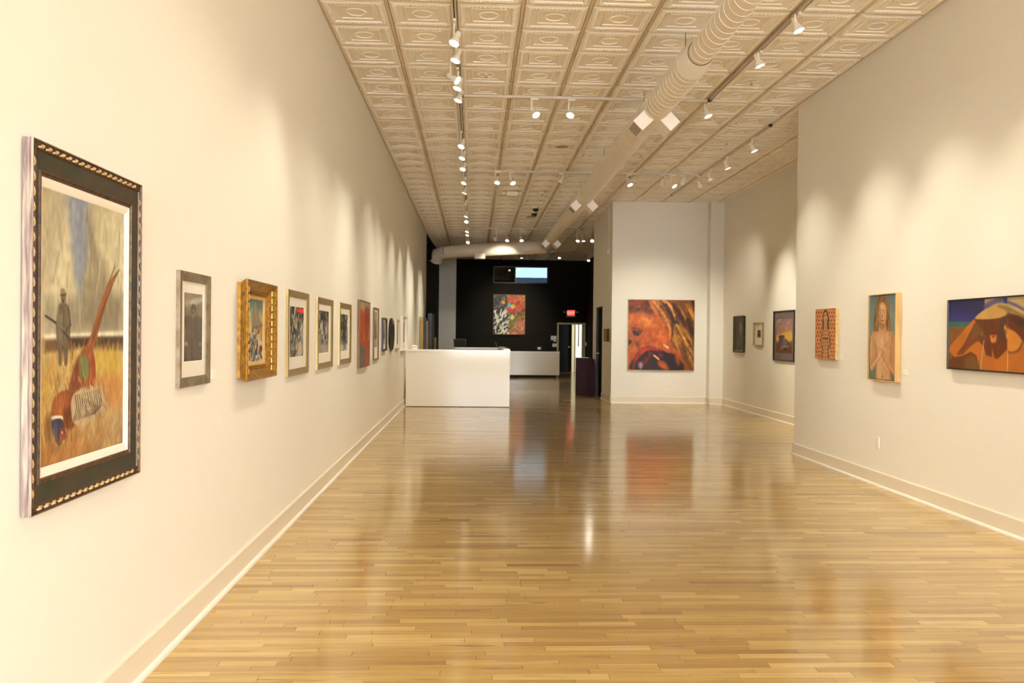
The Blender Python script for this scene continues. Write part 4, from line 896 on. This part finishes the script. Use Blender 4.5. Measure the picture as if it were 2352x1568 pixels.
def truck(w, h, f0):
    p = Paint(w, h, 90 / w, (150, 124, 130), D3.mapper(.003, (D3in[0], D3in[1]), cr), 63)
    p.vgrad([(0, (140, 124, 132)), (.3, (170, 126, 110)), (.42, (176, 130, 104)), (.55, (222, 178, 78)), (.62, (206, 160, 70)), (.64, (120, 104, 96)), (.72, (116, 84, 52)), (1, (110, 62, 28))])
    for c in ((1280, 450, 30, 60), (1480, 500, 26, 50), (1220, 500, 20, 40)): p.blob(*c, (172, 188, 180), 4, .8, 20)
    p.blob(1440, 600, 40, 60, (206, 128, 84), 5, .9); p.blob(1270, 580, 50, 50, (196, 136, 100), 5, .8); p.strokes(60, (0, 0, 1, .42), 30, w * .18, w * .05, [(150, 130, 138), (206, 142, 96), (176, 130, 110), (130, 116, 130)], .55, 40)
    p.poly([(1330, 740), (1540, 690), (1540, 910), (1200, 920), (1200, 820)], (224, 182, 70), 4, .85, True)
    p.poly([(1270, 790), (1380, 785), (1390, 830), (1370, 850), (1300, 870), (1262, 850)], (76, 50, 38), 2, 1, True); p.poly([(1262, 880), (1370, 860), (1400, 1000), (1300, 1060), (1265, 1020)], (78, 76, 110), 2, 1, True); p.poly([(1370, 870), (1450, 880), (1480, 960), (1460, 1060), (1340, 1070)], (120, 104, 104), 2, 1, True)
    p.blob(1462, 980, 18, 50, (60, 50, 50), 2); p.poly([(1320, 1040), (1480, 1020), (1480, 1045), (1330, 1070)], (190, 176, 160), 2); p.line([(1335, 990), (1340, 1130)], .02, (206, 190, 160), .9); p.poly([(1350, 1070), (1470, 1050), (1460, 1120), (1360, 1130)], (50, 36, 30), 3)
    p.poly([(1268, 1030), (1300, 1050), (1298, 1120), (1275, 1110)], (170, 96, 60), 2); p.strokes(40, (0, .8, 1, 1), 60, w * .12, w * .03, [(70, 76, 44), (130, 80, 40), (90, 56, 30)], .7, 50); p.gain = .95; return p
D3 = Art('A', .025, 1775.2, 1822.6, 714.5, 827.2, 711.4, 831.3, 'framed_print', 'colourful print of an old truck under clouds in black frame', 'print')
D3in = (.026 * 1.4 + .075, .026 + .11)
matted(D3, M['blackframe'], .026, .025, (.075, .11, .075, .11), M['matgrey'], truck, 1.4)
D3.ring('mat_bevel', M['liner'], [(.030 + .066, .011), (.030 + .072, .013), (.030 + .078, .011)]) if False else None

# ---- H: big red horse-like abstract
cr = (1420, 660, 7.465)
Hh = Art('H', .045, 1441.5, 1595, 687.5, 851.5, 688, 850.5, 'framed_painting', 'big square red, orange and ochre painting on the alcove end wall')
Hh.ring('frame', M['goldpale'], [(0, 0), (0, .045), (.010, .045), (.012, .038)])
p = Paint(Hh.w - .024, Hh.h - .024, 130, (186, 92, 32), Hh.mapper(.038, (.012, .012), cr), 71)
p.poly([(170, 200), (560, 200), (520, 280), (180, 350)], (122, 44, 20), 10, .9, True); p.poly([(180, 330), (400, 270), (520, 210), (560, 330), (640, 480), (520, 440), (360, 400), (180, 440)], (66, 26, 16), 14, .9, True); p.poly([(250, 200), (500, 205), (400, 300), (200, 340)], (120, 40, 20), 12, .7)
p.poly([(400, 500), (520, 490), (600, 580), (580, 660), (460, 680), (380, 600)], (222, 138, 56), 16, .95, True); p.poly([(180, 520), (380, 500), (360, 680), (180, 700)], (196, 100, 40), 14, .7, True); p.poly([(600, 620), (760, 640), (800, 860), (640, 960), (480, 800)], (206, 106, 36), 18, .8, True)
p.poly([(430, 720), (700, 860), (740, 1000), (560, 1020), (380, 940)], (178, 84, 28), 16, .7, True); p.poly([(230, 680), (390, 720), (410, 760), (330, 830), (260, 790)], (92, 30, 14), 8, .9, True); p.poly([(262, 740), (370, 780), (350, 825), (280, 815)], (22, 14, 16), 6, 1, True); p.poly([(175, 890), (240, 920), (210, 960), (175, 980)], (24, 14, 14), 7, 1)
p.poly([(290, 920), (380, 960), (370, 1080), (320, 1040)], (110, 44, 18), 8, .8, True)
# mane strokes on the right
rs = p.rg; mane = [(150, 96, 24), (196, 132, 36), (84, 32, 16), (60, 24, 14), (210, 150, 70), (120, 70, 22), (176, 110, 40), (50, 20, 12)]
p.poly([(640, 205), (1310, 205), (1310, 1420), (1180, 1420), (1060, 1130), (930, 1000), (900, 760), (760, 560), (540, 280)], (120, 72, 24), 8)
for k in range(130):
    t = rs.rand(); x0 = 540 + 760 * t + rs.uniform(-30, 30); y0 = 200 + rs.rand() * 950 * (.35 + .65 * t); l = rs.uniform(140, 420); dx = .26 + .16 * (1 - t)
    if x0 < 640 + (y0 - 200) * .36: continue
    p.line([(x0, y0), (x0 + l * dx, y0 + l * .55), (x0 + l * dx * 1.5, y0 + l)], rs.uniform(.03, .10), mane[rs.randint(len(mane))], .62, 5, taper=True)
for P, c, wd in (([(540, 230), (650, 440), (740, 600)], (206, 120, 60), .05), ([(600, 230), (760, 420), (860, 600), (900, 880)], (226, 150, 84), .06), ([(780, 215), (900, 330), (960, 470), (980, 560)], (226, 158, 76), .07), ([(820, 300), (930, 560), (930, 800), (900, 930)], (58, 18, 14), .06), ([(740, 430), (800, 520)], (226, 180, 70), .03),
                 ([(840, 560), (880, 700), (900, 880)], (222, 130, 80), .045), ([(1000, 640), (1120, 860), (1200, 1050)], (206, 150, 40), .05), ([(1130, 880), (1190, 980)], (230, 180, 60), .04), ([(1200, 560), (1290, 760), (1290, 1000)], (60, 26, 12), .09), ([(1280, 210), (1300, 420)], (50, 14, 14), .06), ([(990, 960), (1060, 1120)], (196, 140, 40), .04), ([(1100, 1050), (1200, 1300), (1250, 1420)], (110, 60, 20), .05)):
    p.line(P, wd * 1.15, c, .9, 4, taper=True)
# dark lower part, red lips
p.poly([(240, 1420), (280, 1200), (340, 1120), (460, 1040), (560, 1030), (760, 1080), (900, 1130), (1000, 1180), (1100, 1420)], (36, 10, 12), 8, 1, True)
p.poly([(240, 1420), (275, 1220), (330, 1120), (450, 1010), (560, 1005), (740, 1080), (640, 1090), (500, 1080), (380, 1180), (300, 1290), (270, 1420)], (158, 26, 18), 6, 1, True); p.poly([(300, 1160), (430, 1040), (480, 1060), (380, 1160), (310, 1230)], (180, 36, 24), 8, .8, True)
p.poly([(430, 1240), (500, 1190), (540, 1220), (480, 1300), (430, 1310)], (122, 14, 10), 6, 1, True); p.poly([(690, 1120), (760, 1130), (770, 1180), (700, 1190)], (112, 14, 10), 6, 1, True); p.poly([(520, 1130), (580, 1120), (560, 1180), (520, 1200)], (130, 20, 16), 5, 1, True)
p.poly([(680, 1260), (780, 1260), (870, 1380), (820, 1420), (700, 1350)], (170, 82, 32), 8, 1, True); p.line([(615, 1165), (690, 1225)], .045, (226, 150, 116), 1, 2); p.poly([(960, 1130), (1040, 1150), (1060, 1300), (1010, 1330)], (162, 72, 34), 8, .9, True)
p.poly([(345, 1300), (400, 1270), (425, 1330), (390, 1400), (350, 1370)], (176, 130, 150), 7, .9, True); p.poly([(770, 1020), (830, 1060), (880, 1080), (860, 1120), (790, 1080)], (176, 84, 44), 6, .9, True); p.line([(790, 990), (850, 1030)], .045, (240, 180, 150), .95, 2)
p.strokes(260, (0, 0, .6, .75), 60, .12, .03, [(200, 108, 40), (176, 80, 28), (214, 128, 60), (150, 60, 24)], .22, 60, 2); p.noise(.08, .08, .12); p.build('canvas', Hh.o, .012, .038, OIL, 1.2)

# ---- two small panels on the return wall
for xl, xr, c0, c1, lab in ((1386.2, 1392, (150, 122, 70), (190, 160, 100), 'small ochre panel on the return wall by the dark doorway'), (1394.5, 1399.5, (70, 84, 92), (40, 46, 48), 'small slate panel nearest the alcove end wall corner')):
    Q = Art('T', .05, xl, xr, 755, 784, 755, 784, 'panel_painting', lab); Q.ring('panel_edge', M['woodbrown'], [(0, 0), (0, .048)])
    p = Paint(Q.w, Q.h, 30 / Q.w, c0, None, 81); p.noise(.1, .1, .8, c1); p.build('canvas', Q.o, 0, .05, OIL)

# ---- flower painting on the charcoal wall
cr = (1100, 590, 4.75)
Bf = Art('B', .06, 1132.8, 1206.5, 676, 768.5, 676, 768.5, 'framed_painting', 'large bright flower vase painting on the charcoal back wall')
Bf.ring('frame', M['woodbrown'], [(0, 0), (0, .06), (.018, .06), (.02, .05)])
p = Paint(Bf.w - .04, Bf.h - .04, 90, (190, 110, 40), Bf.mapper(.05, (.02, .02), cr), 91)
p.poly([(150, 400), (320, 400), (320, 860), (150, 860)], (52, 44, 36), 8); p.strokes(70, (0, .35, .5, 1), 65, .22, .05, [(226, 214, 186), (206, 190, 158), (30, 26, 22), (236, 226, 200)], .95, 50); p.strokes(40, (0, 0, .42, .35), 70, .16, .03, [(150, 138, 116), (30, 26, 24), (90, 80, 68)], .9, 60)
p.poly([(300, 400), (510, 400), (510, 700), (420, 680), (330, 560)], (196, 110, 36), 6); p.strokes(40, (.5, 0, 1, .6), 40, .18, .06, [(206, 130, 44), (176, 90, 30), (190, 70, 30), (150, 90, 40)], .8, 60)
for x, y, r, c in ((345, 460, 26, (206, 80, 30)), (265, 495, 22, (226, 160, 40)), (330, 525, 24, (110, 170, 190)), (372, 545, 24, (236, 180, 50)), (400, 480, 24, (216, 96, 40)), (430, 500, 20, (176, 40, 70)), (335, 580, 26, (210, 70, 30)), (385, 582, 22, (190, 44, 90)), (450, 540, 30, (196, 80, 34)), (485, 585, 22, (150, 40, 60)), (440, 450, 20, (206, 100, 40))):
    p.blob(x, y, r, r * 1.1, c, 4, .95)
p.strokes(50, (.4, .45, .95, .65), 30, .12, .04, [(50, 80, 50), (84, 110, 60), (40, 60, 44), (120, 130, 60)], .8, 80); p.poly([(335, 680), (395, 676), (402, 790), (340, 792)], (122, 118, 30), 5, 1, True); p.blob(362, 655, 22, 28, (206, 204, 130), 4)
p.poly([(405, 720), (506, 690), (506, 850), (370, 852)], (206, 130, 90), 8, .9, True); p.strokes(40, (.6, .65, 1, 1), 40, .14, .04, [(216, 150, 110), (190, 110, 60), (150, 84, 40)], .7, 50); p.noise(.06, .06, .12); p.build('canvas', Bf.o, .02, .05, OIL, 1.35)

# ------------------------------------------------------------------ reception desk
YD = at_z(1060, 934.5, 0).y
dl, dr = XL + .045, at_y(1170.5, 870, YD).x; dtop = at_y(1060, 803, YD).z
DW, DD = dr - dl, 3.9
k = thing('reception_desk', 'tall glossy white reception desk against the left wall', 'desk', (dl, YD, 0))
MB().box(0, DW, 0, .045, .012, dtop - .03).build('front_panel', M['desk'], k)
MB().box(.01, DW - .01, .004, .040, 0, .012).build('plinth', M['rubber'], k)
MB().box(DW - .045, DW, .045, DD, .004, dtop - .03).build('side_panel', M['desk'], k)
MB().box(-.0, DW + .012, -.022, .25, dtop - .03, dtop).build('ledge', M['desktop'], k)
MB().box(DW - .12, DW + .008, .25, DD, dtop - .03, dtop + .02).build('side_ledge', M['desktop'], k)
xb = at_y(1046, 800, YD + DD).x - dl
MB().box(xb, DW - .12, DD - .5, DD, dtop - .04, dtop - .005).build('rear_ledge', M['desktop'], k)
MB().box(xb, DW - .12, DD - .06, DD - .02, .004, dtop - .04).build('rear_panel', M['desk'], k)
MB().box(0.05, DW - .06, .25, .85, .70, .735).build('work_surface', M['desktop'], k)
c = thing('tent_card', 'small white card holder standing on the reception desk ledge', 'card holder', (at_y(953, 800, YD).x, YD + .10, dtop + .001))
MB().add([(-.05, -.03, 0), (.05, -.03, 0), (.03, .02, .085), (-.07, .02, .085), (-.05, -.026, 0), (.05, -.026, 0), (.03, .024, .085), (-.07, .024, .085)], [(0, 1, 2, 3), (7, 6, 5, 4), (0, 4, 5, 1), (1, 5, 6, 2), (2, 6, 7, 3), (3, 7, 4, 0)]).build('card', M['card'], c)
MB().box(-.055, .055, -.035, .03, 0, .004).build('foot', M['plastic'], c)
MB().box(-.048, .012, .0, .002, .04, .05).build('print_line', M['slot'], c).location = (0, -.010, 0)
lt_ = thing('laptop', 'thin black laptop opened on the rear desk ledge', 'laptop', (at_y(1057, 790, YD + DD).x, YD + DD - .22, dtop - .004))
MB().box(-.15, .15, -.10, .12, 0, .016).build('keyboard_base', M['rubber'], lt_)
s_ = MB().add([(-.15, .10, .016), (.15, .10, .016), (.13, .17, .20), (-.17, .17, .20), (-.15, .112, .016), (.15, .112, .016), (.13, .182, .20), (-.17, .182, .20)], [(0, 1, 2, 3), (7, 6, 5, 4), (0, 4, 5, 1), (1, 5, 6, 2), (2, 6, 7, 3), (3, 7, 4, 0)]).build('screen_lid', M['rubber'], lt_)
MB().ring(.30, .19, [(0, 0), (0, .003), (.012, .003), (.012, 0)]).build('screen_bezel', M['alu'], s_).location = (-.005, .105, .01)
pn = thing('wire_stand', 'slim wire stand on the right end of the rear desk ledge', 'stand', (at_y(1141, 796, YD + DD - .1).x, YD + DD - .25, dtop - .004))  # plain wire stand, it carries no lamp
MB().cyl((0, 0, 0), (0, 0, .008), .05, 14).build('foot', M['chrome'], pn); MB().tube([(0, 0, .008), (-.01, 0, .06), (-.03, 0, .12), (-.05, 0, .14)], .005, 6).build('arm', M['chrome'], pn, True)

# ---- rolling counter behind
YK = 30.2
cl, crr = at_y(1120, 830, YK).x, at_y(1285, 830, YK).x; kt = at_y(1230, 807, YK).z; kb = at_y(1230, 861, YK).z
k2 = thing('rolling_counter', 'low white counter on casters before the charcoal back wall', 'counter', (cl, YK, 0))
MB().box(0, crr - cl, 0, .7, kb, kt - .03).build('body', M['desk'], k2); MB().box(-.01, crr - cl + .01, -.01, .71, kt - .03, kt).build('countertop', M['desktop'], k2)
for x in (.15, (crr - cl) * .42, crr - cl - .15):
    for y in (.1, .6):
        w_ = MB().cyl((x - .02, y, .05), (x + .02, y, .05), .05, 14).build('caster', M['rubber'], k2, True); MB().box(x - .035, x + .035, y - .03, y + .03, .06, kb).build('bracket', M['alu'], w_)
# ---- plum pedestal
pb = at_z(1347, 908.5, 0); YP = pb.y
x0, x1 = at_y(1326, 870, YP).x, at_y(1366, 870, YP).x; pz = at_y(1347, 822, YP).z
pd = thing('pedestal', 'dark plum pedestal with rounded top corner by the dark doorway', 'pedestal', ((x0 + x1) / 2, YP, 0))
hw = (x1 - x0) / 2; r = .09; prof = [(-hw, .003), (hw, .003)] + [(hw - r + r * math.cos(t), pz - r + r * math.sin(t)) for t in np.linspace(0, math.pi / 2, 7)] + [(-hw, pz)]
n = len(prof); MB().add([(x, 0, z) for x, z in prof] + [(x, .42, z) for x, z in prof], [tuple(range(n)), tuple(range(2 * n - 1, n - 1, -1))] + [(i, n + i, n + (i + 1) % n, (i + 1) % n) for i in range(n)]).build('body', M['purple'], pd)
MB().box(-.10, .06, .05, .25, pz, pz + .012).build('leaflet_tray', M['plastic'], pd)

# ------------------------------------------------------------------ doors and windows at the rear
d = struct('door_1', MB().box(XRET + .05, XRET + .09, DA + .03, DB - .03, .005, DH - .03), M['black'], 'black door in the return wall')
MB().box(XRET - .012, XRET + .13, DA, DA + .03, 0, DH).box(XRET - .012, XRET + .13, DB - .03, DB, 0, DH).box(XRET - .012, XRET + .13, DA, DB, DH - .03, DH).build('door_frame', M['alu'], d)
MB().cyl((XRET - .02, DB - .12, 1.05), (XRET + .05, DB - .12, 1.05), .022, 12).build('door_handle', M['chrome'], d, True)
fr = struct('trim_1', MB().box(d0 - .07, d0, YBACK - .02, YBACK + T, 0, dz + .07).box(d1, d1 + .07, YBACK - .02, YBACK + T, 0, dz + .07).box(d0, d1, YBACK - .02, YBACK + T, dz, dz + .07), M['cream'], 'pale frame of the rear doorway')
YR2 = YBACK + 3.0; xm = at_y(1313, 800, YBACK + .5).x
struct('wall_back_room', MB().box(d0 - .6, d1 + .9, YR2, YR2 + .1, 0, 2.7).box(d0 - .7, d0 - .6, YBACK + T, YR2, 0, 2.7).box(d1 + .8, d1 + .9, YBACK + T, YR2, 0, 2.7).box(d0 - .7, d1 + .9, YBACK + T, YR2 + .1, 2.7, 2.8), M['room'], 'small back room seen through the rear doorway')
dk = struct('door_2', MB().box(d0 + .03, xm, YBACK + .55, YBACK + .60, .01, dz + .2), M['black'], 'dark door leaf standing in the rear doorway')
MB().box(xm, xm + .10, YBACK + .5, YBACK + .64, .01, dz + .2).build('door_post', M['cream'], dk); MB().cyl((xm - .1, YBACK + .50, 1.02), (xm - .1, YBACK + .55, 1.02), .03, 12).build('door_handle', M['chrome'], dk, True)
gx0, gx1 = xm + .28, d1 + .12; Yg = YBACK + 1.6
dg = struct('door_3', MB().box(gx0, gx1, Yg, Yg + .05, .01, 1.02).box(gx0, gx0 + .10, Yg, Yg + .05, 1.02, 1.98).box(gx1 - .10, gx1, Yg, Yg + .05, 1.02, 1.98).box(gx0, gx1, Yg, Yg + .05, 1.98, 2.12), M['cream'], 'cream half-glazed door deep in the back room')
MB().box(gx0 + .10, gx1 - .10, Yg + .02, Yg + .03, 1.02, 1.98).build('pane', M['black'], dg)
bl = thing('ceiling_light', 'round glowing ceiling lamp in the back room doorway', 'ceiling lamp', (xm + .3, YBACK + .9, 2.7))
MB().cyl((0, 0, -.03), (0, 0, 0), .16, 18).build('base', M['plastic'], bl); MB().lathe([(.15, -.03), (.13, -.07), (.06, -.09)], 18, cap0=False).build('shade', mat('back_lamp_glow', (240, 230, 170), .4, emit=((1.0, .86, .45), 2.5)), bl, True)
pl = bpy.data.lights.new('back_lamp', 'POINT'); pl.energy = 4; pl.color = (1, .86, .5); pl.shadow_soft_size = .1; plo = bpy.data.objects.new('back_lamp', pl); C.objects.link(plo); plo.parent = bl; plo.location = (0, 0, -.15)
# high window: dark left light, clear right light
wx = at_y(1183.5, 630, YBACK).x; fw_ = .04
wm = MB().box(w0, w1, YBACK + .03, YBACK + .08, wz0, wz0 + fw_).box(w0, w1, YBACK + .03, YBACK + .08, wz1 - fw_, wz1)
for x in (w0, wx - fw_ / 2, w1 - fw_): wm.box(x, x + fw_, YBACK + .03, YBACK + .08, wz0 + fw_, wz1 - fw_)
wn = struct('window_1', wm, M['alu'], 'high strip window in the charcoal back wall')
MB().box(w0 + fw_, wx - fw_ / 2, YBACK + .05, YBACK + .056, wz0 + fw_, wz1 - fw_).build('pane', M['pane'], wn); MB().box(wx + fw_ / 2, w1 - fw_, YBACK + .05, YBACK + .056, wz0 + fw_, wz1 - fw_).build('pane', M['pane'], wn)
MB().box(w0, wx - .01, YBACK + .09, YBACK + .11, wz0, wz1).build('blind', M['black'], wn)
zp = at_y(1220, 637.5, YBACK + 4.2).z
struct('wall_outside', MB().box(-6, 10, YBACK + 4.2, YBACK + 4.5, 0, zp), M['parapet'], 'slate parapet outside the high window')

# ------------------------------------------------------------------ small fittings
def plate(wall, px, py, w_, h_, name, label, cat, slots=2):
    if wall in 'RAL':
        X = {'R': XR, 'A': XA, 'L': XL}[wall]; p_ = at_x(px, py, X); rz = math.pi / 2 if wall == 'L' else -math.pi / 2
    else:
        Y = {'H': YH, 'B': YBACK}[wall]; p_ = at_y(px, py, Y); rz = 0
    t = thing(name, label, cat, (p_.x, p_.y, p_.z - h_ / 2), rz)
    MB().ring(w_, h_, [(0, 0), (0, .004), (.004, .007), (.010, .007)]).box(-w_ / 2 + .009, w_ / 2 - .009, -.007, -.001, .009, h_ - .009).build('cover_plate', M['plastic'], t)
    for i in range(slots):
        z = h_ * (.32 + .36 * i) if slots == 2 else h_ * .5
        MB().box(-w_ * .25, w_ * .25, -.010, -.006, z - h_ * .12, z + h_ * .12).build('socket' if 'outlet' in name else 'toggle', M['base'], t)
plate('R', 2016, 1016, .075, .115, 'wall_outlet', 'white outlet plate low on the near right wall', 'outlet'); plate('H', 1538.5, 884.5, .115, .075, 'wall_outlet', 'white outlet plate under the big red painting', 'outlet', 2); plate('A', 1692, 895, .075, .115, 'wall_outlet', 'white outlet plate low on the alcove wall', 'outlet')
plate('B', 1238.5, 799.5, .13, .09, 'wall_outlet', 'pale outlet plate above the rolling counter on the charcoal wall', 'outlet', 1); plate('B', 1346, 790, .08, .14, 'light_switch', 'light switch right of the rear doorway', 'switch', 1)
plate('B', 1271.5, 776, .22, .17, 'control_panel', 'upper pale control panel left of the rear doorway', 'control panel', 1); plate('B', 1274, 792.5, .18, .13, 'control_panel', 'lower pale control panel left of the rear doorway', 'control panel', 1); plate('B', 1274.5, 783, .10, .05, 'thermostat', 'tiny pale thermostat between the two control panels', 'thermostat', 1)
def card(wall, px, py, w_, h_, label):
    X = {'R': XR, 'A': XA, 'L': XL}[wall]; p_ = at_x(px, py, X); rz = math.pi / 2 if wall == 'L' else -math.pi / 2
    o = MB().box(-w_ / 2, w_ / 2, -.006, -.0005, 0, h_).build('title_card', M['card']); o.location = (p_.x, p_.y, p_.z - h_ / 2); o.rotation_euler = (0, 0, rz); tag(o, label, 'card', 'small white title cards')
card('R', 1932.5, 821, .075, .05, 'small white title card beside the red patterned canvas'); card('R', 2080, 855, .075, .05, 'small white title card beside the portrait with crossed arms'); card('A', 1829, 823, .08, .06, 'small white title card beside the truck print'); card('L', 488.5, 858, .07, .05, 'small white title card beside the grey portrait photograph')
# exit sign
e_ = at_y(1311, 720, YBACK)
ex = thing('exit_sign', 'glowing red exit sign with two lamp heads over the rear doorway', 'exit sign', (e_.x, YBACK, e_.z - .15))
MB().box(-.18, .18, -.08, -.002, .01, .29).build('housing', M['exitgrey'], ex); MB().box(-.135, .135, -.084, -.08, .075, .275).build('red_panel', M['exitred'], ex)
tcu = bpy.data.curves.new('lettering', 'FONT'); tcu.body = 'EXIT'; tcu.size = .15; tcu.align_x = 'CENTER'; tcu.extrude = .001; to = bpy.data.objects.new('lettering', tcu); C.objects.link(to)
bpy.context.view_layer.update(); tme = bpy.data.meshes.new_from_object(to.evaluated_get(bpy.context.evaluated_depsgraph_get())); bpy.data.objects.remove(to)
tme.materials.clear(); tme.materials.append(M['exitlet']); to = link('lettering', tme, ex, (0, -.0855, .12)); to.rotation_euler = (math.pi / 2, 0, 0)
for s_ in (-1, 1):
    a_ = MB().cyl((s_ * .18, -.04, .21), (s_ * .21, -.04, .21), .02, 10).build('lamp_arm', M['exitgrey'], ex); MB().lathe([(.03, .03), (.05, .0), (.05, -.03)], 14, (s_ * .26, -.05, .21)).build('lamp_head', M['exitgrey'], a_, True)
# ceiling fittings
def ceil_at(px, py): q = at_z(px, py, ZC - .02); return (q.x, q.y, ZC - .022)
for i, (px, py, lab) in enumerate(((1230, 474, 'black dome camera on the ceiling, the nearer of two'), (1227, 485, 'black dome camera on the ceiling, the farther of two'))):
    t = thing('dome_camera', lab, 'camera', ceil_at(px, py), 0, 'black ceiling dome cameras'); MB().cyl((0, 0, -.05), (0, 0, .0), .075, 18).build('base', M['plastic'], t); MB().lathe([(.07, -.05), (.066, -.08), (.05, -.105), (.02, -.118)], 18, cap0=False).build('dome', M['blackframe'], t, True)
for px, py, r_, lab in ((1291, 334.5, .11, 'flat round ceiling speaker grille left of the duct'), (1220, 496.5, .13, 'flat round ceiling speaker grille beyond the dome cameras')):
    t = thing('ceiling_speaker', lab, 'speaker', ceil_at(px, py)); MB().lathe([(r_, -.004), (r_, -.012), (r_ * .92, -.016)], 24).build('rim', M['track'], t); MB().cyl((0, 0, -.018), (0, 0, -.014), r_ * .88, 24).build('grille', M['exitgrey'], t)
t = thing('smoke_detector', 'small white smoke detector on the ceiling beside the emergency light', 'smoke detector', ceil_at(1245, 440)); MB().lathe([(.07, 0), (.07, -.02), (.05, -.045), (.03, -.05)], 18).build('body', M['plastic'], t, True); MB().cyl((0, 0, -.056), (0, 0, -.05), .012, 8).build('sensor', M['slot'], t)
t = thing('emergency_light', 'white ceiling emergency light box with two side heads', 'emergency light', ceil_at(1177, 440)); MB().box(-.11, .11, -.06, .06, -.09, 0).build('housing', M['plastic'], t)
for s_ in (-1, 1): MB().lathe([(.03, .0), (.05, -.03), (.05, -.06), (.04, -.065)], 12, (s_ * .17, 0, 0)).build('lamp_head', M['lamp'], t, True)
for px, py, lab in ((1117, 168, 'brass sprinkler head on the left ceiling'), (1726, 186, 'brass sprinkler head near the right light track'), (1669, 325, 'brass sprinkler head towards the alcove')):
    t = thing('sprinkler', lab, 'sprinkler', ceil_at(px, py)); MB().cyl((0, 0, -.02), (0, 0, .01), .012, 8).build('pipe', M['plastic'], t); MB().lathe([(.028, .0), (.030, -.004), (.012, -.006)], 12, (0, 0, .0)).build('flange', M['plastic'], t); MB().cyl((0, 0, -.045), (0, 0, -.042), .018, 10).build('deflector', M['chrome'], t); MB().cyl((0, 0, -.042), (0, 0, -.02), .005, 6).build('frame_arm', M['chrome'], t)
q0, q1 = at_x(1399.6, 480, XRET), at_x(1399.6, 573, XRET)
t = thing('conduit', 'thin vertical conduit ending in a small box on the return wall', 'conduit', (XRET, q1.y, q1.z - .1)); MB().cyl((-.014, 0, .1), (-.014, 0, ZC - q1.z + .08), .010, 8).build('pipe', M['track'], t, True); MB().box(-.05, -.001, -.04, .04, 0, .11).build('junction_box', M['track'], t)
